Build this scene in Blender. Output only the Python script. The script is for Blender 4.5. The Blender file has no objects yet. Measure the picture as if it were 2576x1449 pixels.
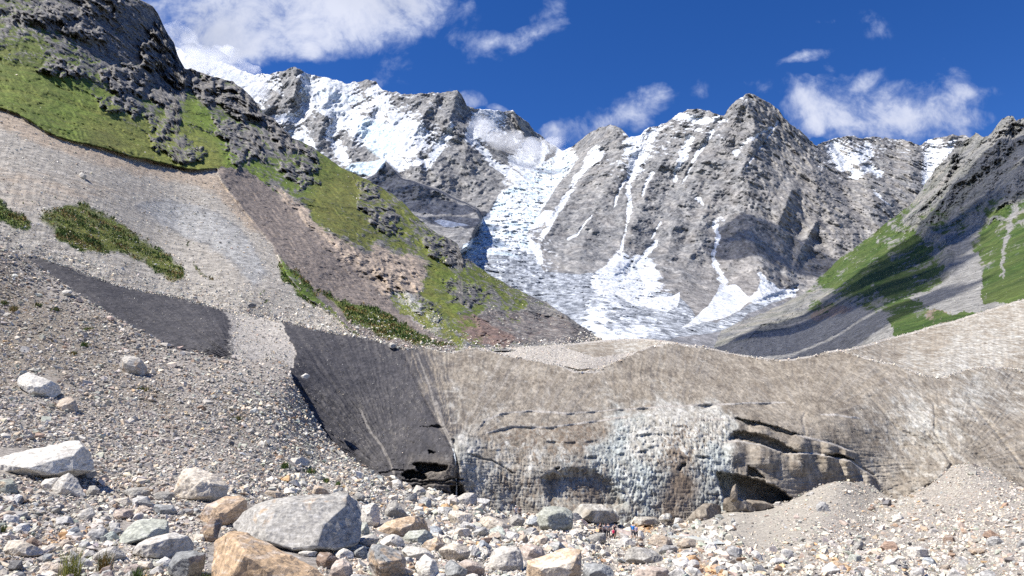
import bpy, bmesh, math, random
import numpy as np
from mathutils import Vector, Matrix

# ------------------------------------------------------------------ camera, sky, sun, exposure
SC = bpy.context.scene
COL = SC.collection
F = 1288.0 / math.tan(math.radians(35.0))       # focal length in units of a 2576 wide picture
PITCH = math.radians(10.0)
CP, SP = math.cos(PITCH), math.sin(PITCH)
cam_d = bpy.data.cameras.new('camera')
cam = bpy.data.objects.new('camera', cam_d)
COL.objects.link(cam)
cam_d.sensor_width = 36.0
cam_d.lens = 18.0 / math.tan(math.radians(35.0))
cam_d.clip_start = 0.3
cam_d.clip_end = 60000.0
cam.location = (0, 0, 0)
cam.rotation_euler = (math.radians(90) + PITCH, 0, 0)
SC.camera = cam

SUN = Vector((-0.60, -0.13, 0.0)).normalized() * math.cos(math.radians(55)) + Vector((0, 0, math.sin(math.radians(55))))
SUN.normalize()
sun_d = bpy.data.lights.new('sun', 'SUN')
sun_d.energy = 4.8
sun_d.angle = math.radians(0.5)
sun_d.color = (1.0, 0.95, 0.88)
sun = bpy.data.objects.new('sun', sun_d)
COL.objects.link(sun)
sun.rotation_euler = SUN.to_track_quat('Z', 'Y').to_euler()
SC.view_settings.view_transform = 'Standard'
SC.view_settings.look = 'None'
SC.view_settings.exposure = 0.78
SC.view_settings.gamma = 1.0
SC.cycles.max_bounces = 5
SC.cycles.diffuse_bounces = 3
SC.cycles.glossy_bounces = 1
SC.cycles.volume_bounces = 2
SC.cycles.transparent_max_bounces = 8
SC.cycles.volume_max_steps = 64
SC.cycles.use_adaptive_sampling = True
SC.cycles.use_denoising = False
SC.cycles.sample_clamp_indirect = 3.0

# world: nishita sky with fair weather clouds placed by direction (they are infinitely far)
wd = bpy.data.worlds.new('World')
SC.world = wd
wd.use_nodes = True
NT = wd.node_tree
for n in list(NT.nodes): NT.nodes.remove(n)
def nd(tree, typ, **kw):
    n = tree.nodes.new(typ)
    for k, v in kw.items(): setattr(n, k, v)
    return n
def lk(tree, a, b): tree.links.new(a, b)
def mth(tree, op, a, b=None, c=None, clamp=False):
    n = tree.nodes.new('ShaderNodeMath'); n.operation = op; n.use_clamp = clamp
    for i, v in enumerate((a, b, c)):
        if v is None: continue
        if isinstance(v, (int, float)): n.inputs[i].default_value = v
        else: tree.links.new(v, n.inputs[i])
    return n.outputs[0]
def mixc(tree, fac, a, b, mode='MIX'):
    n = tree.nodes.new('ShaderNodeMix'); n.data_type = 'RGBA'; n.blend_type = mode
    for s, v in ((n.inputs[0], fac), (n.inputs[6], a), (n.inputs[7], b)):
        if isinstance(v, (int, float)): s.default_value = v
        elif isinstance(v, tuple): s.default_value = (*v, 1.0)
        else: tree.links.new(v, s)
    return n.outputs[2]
def smst(tree, v, lo, hi):
    n = tree.nodes.new('ShaderNodeMapRange'); n.interpolation_type = 'SMOOTHSTEP'; n.clamp = True
    if isinstance(v, (int, float)): n.inputs[0].default_value = v
    else: tree.links.new(v, n.inputs[0])
    n.inputs[1].default_value = lo; n.inputs[2].default_value = hi
    n.inputs[3].default_value = 0.0; n.inputs[4].default_value = 1.0
    return n.outputs[0]

# cloud puffs: picture x, y, half width, half height, tilt (deg), strength
PUFFS = [
    (640, -70, 330, 150, 4, 1.5), (830, 30, 250, 105, 8, 1.5), (540, 80, 190, 95, -10, 1.45), (590, 150, 110, 62, 10, 1.25), (820, 95, 130, 60, 0, 1.15), (1040, 60, 110, 60, 30, .8), (1000, 0, 180, 95, 0, 1.3),
    (480, 120, 110, 90, 0, 1.5), (1130, 50, 90, 60, 0, 0.55), (1060, 100, 90, 50, 40, 0.55), (1010, 175, 45, 40, 30, 0.32),
    (1215, 112, 85, 34, 5, 0.78), (1330, 85, 95, 30, 25, 0.72), (1375, 35, 45, 50, -20, 0.62), (1420, 45, 40, 15, -20, 0.45),
    (2030, 145, 80, 16, 18, 0.66), (2065, 40, 55, 20, 10, 0.42), (2190, 50, 60, 35, -30, 0.36), (2085, 170, 20, 18, 0, .3),
    (2105, 262, 170, 62, 16, 1.0), (2360, 280, 150, 70, -8, 1.0), (2250, 308, 250, 46, 0, 1.2), (2190, 205, 100, 24, 28, 0.8), (2270, 225, 70, 18, 30, .5),
    (2420, 215, 55, 40, -40, 0.75), (2010, 250, 55, 50, 0, 1.0), (1900, 215, 42, 28, 10, 0.62), (1860, 210, 25, 16, 20, 0.45), (2480, 240, 60, 22, 10, .5), (2060, 330, 50, 22, 10, .7),
    (1450, 320, 110, 45, 20, 1.0), (1560, 290, 110, 48, 20, 0.85), (1640, 265, 55, 34, 20, 0.7), (1740, 245, 40, 24, 40, 0.45), (1600, 320, 30, 40, 0, .6),
    (1180, 250, 30, 36, -40, 0.7), (1245, 268, 30, 14, -20, 0.55), (1395, 330, 35, 35, 0, .6), (965, 208, 22, 12, 0, .55), (1155, 215, 28, 12, -20, .42),
]
tc = nd(NT, 'ShaderNodeTexCoord')
sep = nd(NT, 'ShaderNodeSeparateXYZ'); lk(NT, tc.outputs['Generated'], sep.inputs[0])
ysafe = mth(NT, 'MAXIMUM', sep.outputs[1], 0.08)
U0 = mth(NT, 'DIVIDE', sep.outputs[0], ysafe)
V0 = mth(NT, 'DIVIDE', sep.outputs[2], ysafe)
cmb = nd(NT, 'ShaderNodeCombineXYZ'); lk(NT, U0, cmb.inputs[0]); lk(NT, V0, cmb.inputs[1])
def wnoise(scale, detail, rough, dist=0.0, z=0.0):
    n = nd(NT, 'ShaderNodeTexNoise'); n.inputs['Scale'].default_value = scale
    n.inputs['Detail'].default_value = detail; n.inputs['Roughness'].default_value = rough
    n.inputs['Distortion'].default_value = dist
    va = nd(NT, 'ShaderNodeVectorMath', operation='ADD'); lk(NT, cmb.outputs[0], va.inputs[0]); va.inputs[1].default_value = (z, z, z)
    lk(NT, va.outputs[0], n.inputs['Vector']); return n
wa = wnoise(7, 4, 0.6, 0, 3.1)
off = nd(NT, 'ShaderNodeVectorMath', operation='SUBTRACT'); lk(NT, wa.outputs['Color'], off.inputs[0]); off.inputs[1].default_value = (.5, .5, .5)
offs = nd(NT, 'ShaderNodeVectorMath', operation='SCALE'); lk(NT, off.outputs[0], offs.inputs[0]); offs.inputs['Scale'].default_value = 0.10
uvw = nd(NT, 'ShaderNodeVectorMath', operation='ADD'); lk(NT, cmb.outputs[0], uvw.inputs[0]); lk(NT, offs.outputs[0], uvw.inputs[1])
acc = None
for (x, y, a, b, tdeg, st) in PUFFS:
    cx_, cy_ = (x - 1288) / F, (724.5 - y) / F
    rx, ry, rz = cx_, CP - cy_ * SP, SP + cy_ * CP
    u, v = rx / ry, rz / ry
    mp = nd(NT, 'ShaderNodeMapping', vector_type='TEXTURE')
    lk(NT, uvw.outputs[0], mp.inputs[0])
    mp.inputs['Location'].default_value = (u, v, 0)
    mp.inputs['Rotation'].default_value = (0, 0, math.radians(tdeg))
    mp.inputs['Scale'].default_value = (a / F * 1.25, b / F * 1.35, 1)
    ln = nd(NT, 'ShaderNodeVectorMath', operation='LENGTH'); lk(NT, mp.outputs[0], ln.inputs[0])
    g = mth(NT, 'SUBTRACT', 1.0, ln.outputs['Value'])
    g = mth(NT, 'MAXIMUM', g, 0.0)
    g = mth(NT, 'MULTIPLY', mth(NT, 'POWER', g, 0.7), st)
    acc = g if acc is None else mth(NT, 'ADD', acc, mth(NT, 'MULTIPLY', g, mth(NT, 'SUBTRACT', 1.0, mth(NT, 'MINIMUM', mth(NT, 'MULTIPLY', acc, 0.6), 0.9))))
n1 = wnoise(11, 9, 0.66, 0.35, 0.7)
n2 = wnoise(34, 8, 0.62, 0.5, 5.7)
nn = mth(NT, 'ADD', mth(NT, 'MULTIPLY', n1.outputs[0], 0.72), mth(NT, 'MULTIPLY', n2.outputs[0], 0.28))
dens = mth(NT, 'ADD', mth(NT, 'MULTIPLY', acc, 0.85), mth(NT, 'MULTIPLY', mth(NT, 'SUBTRACT', nn, 0.5), 3.7))
alpha = mth(NT, 'MULTIPLY', smst(NT, dens, 0.12, 1.15), smst(NT, acc, 0.0, 0.22))
core = smst(NT, dens, 0.45, 1.6)
n3 = wnoise(5, 5, 0.5, 0.0, 9.0)
greyf = mth(NT, 'MULTIPLY', smst(NT, acc, 1.0, 1.9), smst(NT, n3.outputs[0], 0.3, 0.62))
ccol = mixc(NT, core, (0.33, 0.42, 0.70), (0.74, 0.78, 0.93))
ccol = mixc(NT, greyf, ccol, (0.50, 0.55, 0.70))
sky = nd(NT, 'ShaderNodeTexSky', sky_type='NISHITA')
sky.sun_disc = False
sky.sun_elevation = math.asin(SUN.z)
sky.sun_rotation = math.atan2(SUN.x, SUN.y)
sky.altitude = 2500; sky.air_density = 0.9; sky.dust_density = 0.1; sky.ozone_density = 3.0
hs = nd(NT, 'ShaderNodeHueSaturation'); lk(NT, sky.outputs[0], hs.inputs['Color'])
hs.inputs['Hue'].default_value = 0.514; hs.inputs['Saturation'].default_value = 1.30; hs.inputs['Value'].default_value = 0.94
bg1 = nd(NT, 'ShaderNodeBackground'); lk(NT, hs.outputs[0], bg1.inputs[0]); bg1.inputs[1].default_value = 0.098
bg2 = nd(NT, 'ShaderNodeBackground'); lk(NT, ccol, bg2.inputs[0]); bg2.inputs[1].default_value = 0.60
mx = nd(NT, 'ShaderNodeMixShader'); lk(NT, alpha, mx.inputs[0]); lk(NT, bg1.outputs[0], mx.inputs[1]); lk(NT, bg2.outputs[0], mx.inputs[2])
wo = nd(NT, 'ShaderNodeOutputWorld'); lk(NT, mx.outputs[0], wo.inputs[0])

# ------------------------------------------------------------------ numpy helpers
def ray(px, py):
    a = (np.asarray(px, float) - 1288.0) / F
    b = (724.5 - np.asarray(py, float)) / F
    return np.stack([a, CP - b * SP, SP + b * CP], -1)
def at(px, py, D): return ray(px, py) * np.asarray(D, float)[..., None]
def project(P):
    P = np.asarray(P, float)
    d = P[..., 1] * CP + P[..., 2] * SP
    u = -P[..., 1] * SP + P[..., 2] * CP
    return 1288 + F * P[..., 0] / d, 724.5 - F * u / d, d

G12 = np.array([(1,1,0),(-1,1,0),(1,-1,0),(-1,-1,0),(1,0,1),(-1,0,1),(1,0,-1),(-1,0,-1),(0,1,1),(0,-1,1),(0,1,-1),(0,-1,-1)], np.float32)
PERM = np.random.RandomState(7).permutation(4096).astype(np.int32)
def perlin(P, seed=0):
    P = np.asarray(P, np.float32)
    i = np.floor(P).astype(np.int32); f = P - i
    w = f * f * f * (f * (f * 6 - 15) + 10)
    out = 0
    hx = [PERM[(i[:, 0] + k + seed * 37) & 4095] for k in (0, 1)]
    for dx in (0, 1):
        for dy in (0, 1):
            hxy = PERM[(hx[dx] + i[:, 1] + dy) & 4095]
            for dz in (0, 1):
                g = G12[PERM[(hxy + i[:, 2] + dz) & 4095] % 12]
                d = g[:, 0] * (f[:, 0] - dx) + g[:, 1] * (f[:, 1] - dy) + g[:, 2] * (f[:, 2] - dz)
                wt = (w[:, 0] if dx else 1 - w[:, 0]) * (w[:, 1] if dy else 1 - w[:, 1]) * (w[:, 2] if dz else 1 - w[:, 2])
                out = out + d * wt
    return out
def fbm(P, octs=5, seed=0, gain=0.5, lac=2.03, ridged=False):
    P = np.asarray(P, np.float32); s = 0; a = 1.0; t = 0.0
    for o in range(octs):
        n = perlin(P, seed + o * 5)
        if ridged: n = 1 - 2.2 * np.abs(n)
        s = s + a * n; t += a; a *= gain; P = P * lac + 3.7
    return s / t
def sm(x, lo, hi):
    t = np.clip((x - lo) / (hi - lo), 0, 1); return t * t * (3 - 2 * t)
def rbf(pts, vals):
    pts = np.asarray(pts, float) / 500.0; vals = np.asarray(vals, float); n = len(pts)
    def phi(r2): return 0.5 * r2 * np.log(r2 + 1e-9)
    d2 = ((pts[:, None] - pts[None]) ** 2).sum(-1)
    A = np.zeros((n + 3, n + 3)); A[:n, :n] = phi(d2) + np.eye(n) * 1e-3
    A[:n, n] = 1; A[:n, n + 1:] = pts; A[n, :n] = 1; A[n + 1:, :n] = pts.T
    w = np.linalg.solve(A, np.concatenate([vals, [0, 0, 0]]))
    def f(px, py):
        x = np.asarray(px, float) / 500; y = np.asarray(py, float) / 500
        out = w[n] + w[n + 1] * x + w[n + 2] * y
        for k in range(n): out = out + w[k] * phi((x - pts[k, 0]) ** 2 + (y - pts[k, 1]) ** 2)
        return out
    return f
def depth_field(ctrl):
    f = rbf([(c[0], c[1]) for c in ctrl], [math.log(c[2]) for c in ctrl])
    return lambda px, py: np.exp(f(px, py))
def idw(px, py, pts, power=3.0):
    num = 0; den = 0
    for (x, y, v) in pts:
        w = 1.0 / (((px - x) ** 2 + (py - y) ** 2) + 60.0) ** (power / 2)
        num = num + w * v; den = den + w
    return num / den
def seg_d(px, py, pts, closed=False):
    pts = list(pts)
    if closed: pts = pts + [pts[0]]
    best = np.full(np.shape(px), 1e9)
    for (x0, y0), (x1, y1) in zip(pts[:-1], pts[1:]):
        dx, dy = x1 - x0, y1 - y0; L = dx * dx + dy * dy + 1e-9
        t = np.clip(((px - x0) * dx + (py - y0) * dy) / L, 0, 1)
        best = np.minimum(best, np.hypot(px - x0 - t * dx, py - y0 - t * dy))
    return best
def inpoly(px, py, poly):
    c = np.zeros(np.shape(px), bool); n = len(poly)
    for i in range(n):
        x0, y0 = poly[i]; x1, y1 = poly[i - 1]
        cond = ((y0 > py) != (y1 > py))
        c ^= cond & (px < (x1 - x0) * (py - y0) / ((y1 - y0) if y1 != y0 else 1e-9) + x0)
    return c
def poly_mask(px, py, poly, soft):
    xs = [p[0] for p in poly]; ys = [p[1] for p in poly]
    m = np.zeros(np.shape(px))
    sel = (px > min(xs) - soft) & (px < max(xs) + soft) & (py > min(ys) - soft) & (py < max(ys) + soft)
    if not sel.any(): return m
    x, y = px[sel], py[sel]
    d = seg_d(x, y, poly, True); d = np.where(inpoly(x, y, poly), d, -d)
    m[sel] = sm(d, -soft, soft); return m
def stroke(px, py, pts, w0, w1=None):
    """tent profile 1 on the line to 0 at the width, width may change from start to end"""
    if w1 is None: w1 = w0
    W = max(w0, w1); xs = [p[0] for p in pts]; ys = [p[1] for p in pts]
    m = np.zeros(np.shape(px))
    sel = (px > min(xs) - W) & (px < max(xs) + W) & (py > min(ys) - W) & (py < max(ys) + W)
    if not sel.any(): return m
    x, y = px[sel], py[sel]; n = len(pts) - 1; best = np.zeros(x.shape)
    for k, ((x0, y0), (x1, y1)) in enumerate(zip(pts[:-1], pts[1:])):
        dx, dy = x1 - x0, y1 - y0; L = dx * dx + dy * dy + 1e-9
        t = np.clip(((x - x0) * dx + (y - y0) * dy) / L, 0, 1)
        w = w0 + (w1 - w0) * (k + t) / n
        best = np.maximum(best, 1 - np.hypot(x - x0 - t * dx, y - y0 - t * dy) / w)
    m[sel] = np.clip(best, 0, 1); return m
def curve(pts):
    xs = np.array([p[0] for p in pts], float); ys = np.array([p[1] for p in pts], float)
    return lambda x: np.interp(x, xs, ys)

# ------------------------------------------------------------------ mesh makers
def new_mesh(name, V, loops, counts, mat=None, smooth=True, attrs=None, mats=None, mat_idx=None):
    me = bpy.data.meshes.new(name)
    V = np.asarray(V, np.float32)
    me.vertices.add(len(V)); me.vertices.foreach_set('co', V.ravel())
    loops = np.asarray(loops, np.int32).ravel(); counts = np.asarray(counts, np.int32)
    me.loops.add(len(loops)); me.loops.foreach_set('vertex_index', loops)
    me.polygons.add(len(counts))
    st = np.zeros(len(counts), np.int32); st[1:] = np.cumsum(counts)[:-1]
    me.polygons.foreach_set('loop_start', st); me.polygons.foreach_set('loop_total', counts)
    me.polygons.foreach_set('use_smooth', np.full(len(counts), bool(smooth)))
    me.update(calc_edges=True)
    for k, v in (attrs or {}).items():
        v = np.asarray(v, np.float32)
        if v.ndim == 1:
            a = me.attributes.new(k, 'FLOAT', 'POINT'); a.data.foreach_set('value', v)
        else:
            a = me.attributes.new(k, 'FLOAT_COLOR', 'POINT')
            a.data.foreach_set('color', np.concatenate([v, np.ones((len(v), 1), np.float32)], 1).ravel())
    if mat: me.materials.append(mat)
    me.validate(clean_customdata=False)
    return me
def link(name, me, parent=None, **props):
    o = bpy.data.objects.new(name, me); COL.objects.link(o)
    if parent: o.parent = parent
    for k, v in props.items(): o[k] = v
    return o
def grid_faces(nr, nc):
    i = np.arange(nr - 1)[:, None] * nc + np.arange(nc - 1)[None]
    q = np.stack([i, i + 1, i + nc + 1, i + nc], -1).reshape(-1, 4)
    return q, np.full(len(q), 4)

class Layer:
    """a terrain surface given by its skyline, its foot and its distance; sculpted in depth"""
    def __init__(s, x0, x1, top, bot, dep, step=2.5, rows=None, rough=None):
        s.nc = int((x1 - x0) / step) + 1
        xs = np.linspace(x0, x1, s.nc); tp = top(xs)
        if rough:
            a, fr, sd = rough
            q = np.stack([xs / fr, xs * 0 + sd, xs * 0], -1)
            tp = tp + a * (fbm(q, 5, sd, 0.6))
        bt = bot(xs)
        s.nr = rows or int(np.max(bt - tp) / step) + 2
        t = np.linspace(0, 1, s.nr)[:, None]
        s.px = np.broadcast_to(xs[None], (s.nr, s.nc)).ravel().copy()
        s.py = (bt[None] + (tp - bt)[None] * t).ravel()
        s.D0 = dep(s.px, s.py); s.D = s.D0.copy()
        s.P0 = at(s.px, s.py, s.D0).astype(np.float32)
        s.attr = {}
    def up(s):
        G = at(s.px, s.py, s.D).reshape(s.nr, s.nc, 3)
        du = np.gradient(G, axis=1); dv = np.gradient(G, axis=0); n = np.cross(du, dv)
        n /= np.linalg.norm(n, axis=2)[..., None] + 1e-9
        return np.abs(n[..., 2]).ravel()
    def build(s, name, mat, back=None, smooth=True, **props):
        P = at(s.px, s.py, s.D); nr = s.nr; s.attr = dict(s.attr)
        if back:
            tp = P[-s.nc:]; h = tp.copy(); h[:, 2] = 0; h /= np.linalg.norm(h, axis=1)[:, None]
            ex = []
            for k in (0.3, 1, 2.2, 4):
                q = tp + h * back * k; q[:, 2] -= back * k * 0.8 + back * .05; ex.append(q)
            P = np.concatenate([P] + ex); nr += 4
            for k in s.attr: s.attr[k] = np.concatenate([s.attr[k]] + [s.attr[k][-s.nc:]] * 4)
        q, c = grid_faces(nr, s.nc)
        return link(name, new_mesh(name, P, q, c, mat, smooth, s.attr), **props)

# ------------------------------------------------------------------ materials
def terrain_mat(name, cols, scale, overlays=(), bump=0.4, bscale=None, rough=0.9, fine=0.35, stretch=(1, 1, 1), bdist=None):
    m = bpy.data.materials.new(name); m.use_nodes = True; t = m.node_tree
    b = t.nodes['Principled BSDF']; b.inputs['Roughness'].default_value = rough
    b.inputs['Specular IOR Level'].default_value = 0.2
    g = nd(t, 'ShaderNodeNewGeometry')
    mp = nd(t, 'ShaderNodeMapping'); lk(t, g.outputs['Position'], mp.inputs[0]); mp.inputs['Scale'].default_value = stretch
    def nz(sc, det=8, ro=0.6, dist=0.0):
        n = nd(t, 'ShaderNodeTexNoise'); lk(t, mp.outputs[0], n.inputs['Vector'])
        n.inputs['Scale'].default_value = sc; n.inputs['Detail'].default_value = det
        n.inputs['Roughness'].default_value = ro; n.inputs['Distortion'].default_value = dist
        return n.outputs[0]
    base = nz(scale, 10, 0.68, 0.6)
    cr = nd(t, 'ShaderNodeValToRGB'); lk(t, base, cr.inputs[0])
    e = cr.color_ramp.elements
    while len(e) < len(cols): e.new(0.5)
    for k, c in enumerate(cols):
        e[k].position = 0.34 + 0.32 * k / max(1, len(cols) - 1); e[k].color = (*c, 1)
    col = cr.outputs[0]
    bs = bscale or scale * 6
    fn = nz(bs, 10, 0.72, 0.3)
    for ov in overlays:
        at_ = nd(t, 'ShaderNodeAttribute', attribute_name=ov['a'])
        n = nz(ov.get('s', bs), 8, ov.get('r', 0.65), ov.get('d', 0.4))
        amp = ov.get('amp', 0.6); w = ov.get('w', 0.08)
        v = mth(t, 'ADD', at_.outputs['Fac'], mth(t, 'MULTIPLY', mth(t, 'SUBTRACT', n, 0.5), amp * 2))
        fac = smst(t, v, 0.5 - w, 0.5 + w)
        fac = mth(t, 'MULTIPLY', fac, smst(t, at_.outputs['Fac'], 0.0, 0.06))
        if 'max' in ov: fac = mth(t, 'MULTIPLY', fac, ov['max'])
        if 'by' in ov: fac = mth(t, 'MULTIPLY', fac, smst(t, nd(t, 'ShaderNodeAttribute', attribute_name=ov['by']).outputs['Fac'], .35, .75))
        n2 = nz(ov.get('cs', bs * 0.4), 7, 0.65, 0.5)
        oc = mixc(t, smst(t, n2, 0.36, 0.64), ov['c'][0], ov['c'][1])
        col = mixc(t, fac, col, oc)
    br = mth(t, 'ADD', 1.0 - fine, mth(t, 'MULTIPLY', smst(t, fn, 0.3, 0.7), fine * 2))
    col = mixc(t, 1.0, col, (1, 1, 1), 'MULTIPLY') if False else col
    vm = nd(t, 'ShaderNodeVectorMath', operation='SCALE'); lk(t, col, vm.inputs[0]); lk(t, br, vm.inputs['Scale'])
    lk(t, vm.outputs[0], b.inputs['Base Color'])
    if bump:
        bp = nd(t, 'ShaderNodeBump'); bp.inputs['Strength'].default_value = bump; bp.inputs["Distance"].default_value = bdist or 0.5 / bs
        lk(t, fn, bp.inputs['Height']); lk(t, bp.outputs[0], b.inputs['Normal'])
    return m

def blob_noise(P, s, seed):      # rounded cells
    return np.abs(perlin(P / s, seed))

# ================================================================== far mountain range and its glacier
range_top = curve([(300, 140), (430, 110), (500, 152), (560, 155), (600, 175), (640, 188), (690, 184), (715, 176), (735, 168), (755, 174), (770, 185), (815, 195),
    (870, 208), (900, 207), (925, 199), (945, 206), (960, 224), (1000, 235), (1050, 237), (1100, 233), (1150, 228), (1162, 240), (1175, 265), (1195, 273), (1220, 276), (1255, 278),
    (1290, 280), (1330, 310), (1345, 330), (1365, 345), (1385, 362), (1420, 378), (1440, 370), (1480, 335), (1510, 320), (1535, 314), (1560, 322), (1583, 345), (1612, 342), (1620, 328), (1640, 318),
    (1670, 312), (1700, 290), (1730, 276), (1752, 273), (1790, 281), (1822, 290), (1835, 268), (1860, 248), (1875, 238), (1890, 236), (1903, 241), (1940, 260), (1960, 280), (1975, 300),
    (1990, 312), (2020, 337), (2055, 366), (2090, 352), (2130, 340), (2160, 347), (2180, 346), (2230, 345), (2260, 352), (2290, 355), (2315, 366), (2335, 352), (2360, 347),
    (2390, 338), (2430, 342), (2470, 350), (2560, 380)])
range_dep = depth_field([(450, 130, 5600), (600, 175, 5400), (735, 168, 5200), (925, 200, 5100), (1150, 228, 5000), (1290, 280, 5400), (1365, 345, 5600), (1420, 380, 5400),
    (700, 300, 4700), (850, 380, 4300), (1000, 400, 4000), (1150, 400, 4100), (700, 450, 3700), (900, 500, 3500), (1100, 540, 3300), (1000, 640, 2600), (1200, 500, 3700),
    (1300, 460, 3900), (1250, 540, 3300), (1210, 600, 2800), (1170, 640, 2450), (1300, 620, 2700), (1535, 315, 4700), (1480, 420, 4200), (1420, 520, 3500), (1380, 620, 2800),
    (1740, 275, 4500), (1640, 400, 4000), (1600, 550, 3200), (1620, 690, 2500), (1880, 237, 4200), (1880, 400, 3600), (1900, 550, 3050), (1900, 690, 2600), (1850, 740, 2350),
    (1960, 280, 4300), (2060, 370, 4300), (2050, 500, 3500), (2130, 340, 4800), (2290, 355, 5000), (2430, 340, 4800), (2250, 470, 3900), (2150, 620, 3100), (2450, 500, 4000), (2300, 700, 2900),
    (2000, 760, 2400), (1400, 720, 2050), (1600, 760, 1850), (1760, 790, 1750), (1300, 700, 2150), (1500, 820, 1250), (1650, 850, 1150), (1400, 900, 1000), (1850, 840, 1400), (2000, 900, 1200),
    (1100, 900, 1200), (700, 900, 1500), (500, 500, 3500), (2500, 900, 1500)])
L = Layer(380, 2500, range_top, lambda x: x * 0 + 900, range_dep, 2.4, rough=(11, 26, 3))
px, py = L.px, L.py
wx = px + 9 * fbm(np.stack([px / 60, py / 60, px * 0], -1), 4, 11); wy = py + 9 * fbm(np.stack([px / 60, py / 60, px * 0 + 9], -1), 4, 12)
Dk = L.D0
glac_poly = [(1425, 372), (1445, 390), (1440, 420), (1400, 470), (1370, 520), (1345, 560), (1325, 590), (1350, 640), (1370, 680), (1440, 690), (1500, 685), (1545, 700), (1590, 660), (1640, 730), (1700, 740),
    (1760, 800), (1800, 812), (1900, 760), (2010, 715), (2000, 740), (1880, 790), (1860, 812), (1840, 830), (1700, 850), (1660, 860), (1550, 870), (1480, 850), (1300, 730), (1150, 640), (1165, 615), (1205, 590), (1212, 545), (1240, 520), (1262, 480), (1300, 465), (1330, 430), (1400, 392)]
glac = poly_mask(wx, wy, glac_poly, 5)
low_ice = glac * sm(py, 630, 680)
# ribs and ravines of the rock faces
ridge = np.zeros(len(px)); gully = np.zeros(len(px))
RIDGES = [([(1882, 237), (1900, 330), (1865, 430), (1885, 560), (1925, 700)], 55, 70), ([(1880, 237), (1830, 330), (1760, 430), (1700, 560), (1655, 700)], 45, 60),
    ([(1740, 273), (1690, 360), (1630, 470), (1590, 600), (1550, 670)], 40, 60), ([(1535, 314), (1500, 380), (1440, 460), (1380, 560), (1350, 640)], 35, 45),
    ([(1960, 280), (2030, 400), (2080, 520), (2120, 660)], 45, 60), ([(2130, 340), (2180, 450), (2230, 600)], 35, 50), ([(2290, 355), (2290, 450), (2330, 560)], 35, 50), ([(2390, 338), (2380, 420), (2400, 520)], 30, 40),
    ([(735, 168), (745, 230), (715, 300), (690, 350)], 32, 40), ([(700, 240), (660, 290)], 20, 20), ([(830, 205), (820, 280), (800, 360), (790, 420)], 34, 40), ([(925, 199), (960, 270), (1010, 330), (1080, 400), (1120, 480)], 28, 45),
    ([(945, 260), (900, 320), (880, 380)], 26, 30), ([(1152, 228), (1130, 300), (1165, 380), (1200, 460), (1215, 540)], 32, 50), ([(1100, 240), (1060, 300), (1040, 350)], 22, 28), ([(1290, 280), (1320, 350), (1350, 400)], 22, 30),
    ([(1050, 380), (1060, 450), (1040, 540), (1080, 620)], 35, 50), ([(1380, 370), (1370, 410), (1350, 440)], 26, 20), ([(1535, 314), (1570, 400), (1520, 480), (1480, 560), (1460, 650)], 30, 45),
    ([(1800, 480), (1760, 560), (1740, 640), (1700, 720)], 30, 45), ([(1990, 480), (1960, 560), (1970, 640), (1990, 700)], 34, 40), ([(1800, 285), (1760, 350), (1700, 410)], 25, 30), ([(2050, 560), (2010, 640), (1990, 690)], 25, 25)]
for pts, a, b in RIDGES: ridge = np.maximum(ridge, stroke(wx, wy, pts, a, b))
SNOW_LINES = [([(1610, 385), (1588, 430), (1578, 475), (1585, 520), (1580, 560), (1562, 625)], 9, 3), ([(1588, 430), (1560, 470), (1545, 520)], 4, 2), ([(1735, 350), (1718, 395), (1695, 430), (1700, 455)], 8, 5), ([(1640, 430), (1615, 490)], 5, 3),
    ([(1790, 330), (1745, 400), (1720, 460)], 4, 3), ([(1815, 545), (1798, 560), (1808, 590), (1796, 640), (1800, 670)], 12, 4), ([(1798, 665), (1812, 690), (1825, 720), (1835, 745)], 7, 16), ([(1755, 500), (1770, 520)], 8, 5),
    ([(1430, 600), (1455, 590), (1490, 540)], 3, 2), ([(1650, 610), (1600, 665)], 5, 3), ([(1365, 590), (1440, 470), (1500, 380)], 4, 12), ([(1240, 410), (1290, 440), (1320, 470)], 8, 8), ([(1290, 400), (1330, 440)], 8, 6),
    ([(770, 200), (800, 240), (850, 290), (930, 340), (1000, 350)], 13, 22), ([(690, 300), (760, 290), (780, 240)], 8, 12), ([(940, 230), (960, 260), (950, 300)], 12, 10), ([(870, 400), (830, 340), (850, 300)], 10, 10),
    ([(1070, 420), (1120, 350), (1140, 310)], 9, 6), ([(960, 380), (1000, 420), (1090, 400)], 9, 6), ([(720, 340), (780, 360), (800, 400)], 7, 6), ([(1200, 300), (1180, 350), (1230, 400)], 10, 8), ([(1330, 360), (1370, 380), (1340, 440)], 10, 8),
    ([(2350, 370), (2335, 420), (2325, 460)], 14, 8), ([(2400, 360), (2370, 390), (2340, 420)], 7, 6), ([(2095, 370), (2120, 410), (2180, 380)], 12, 12), ([(2150, 440), (2190, 420), (2210, 440)], 9, 7),
    ([(1560, 680), (1500, 705)], 10, 12), ([(1700, 290), (1750, 300), (1830, 300)], 8, 6), ([(1850, 380), (1900, 340), (1940, 320)], 6, 4), ([(1880, 420), (1960, 300)], 3, 3), ([(1660, 560), (1640, 600)], 3, 2), ([(2200, 480), (2240, 520)], 4, 3),
    ([(1915, 690), (1930, 715), (1990, 735)], 9, 13), ([(1350, 620), (1358, 660)], 5, 5)]
snl = np.zeros(len(px))
for pts, a, b in SNOW_LINES: snl = np.maximum(snl, stroke(wx, wy, pts, a * 1.9, b * 1.9))
P = L.P0
Pv = P * np.array([1, 0.35, 0.6], np.float32)
rn = fbm(Pv / 420.0, 7, 21, 0.56, ridged=True)
rf = fbm(P * np.array([1, .35, .7], np.float32) / 95.0, 5, 31, 0.62, ridged=True)
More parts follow.
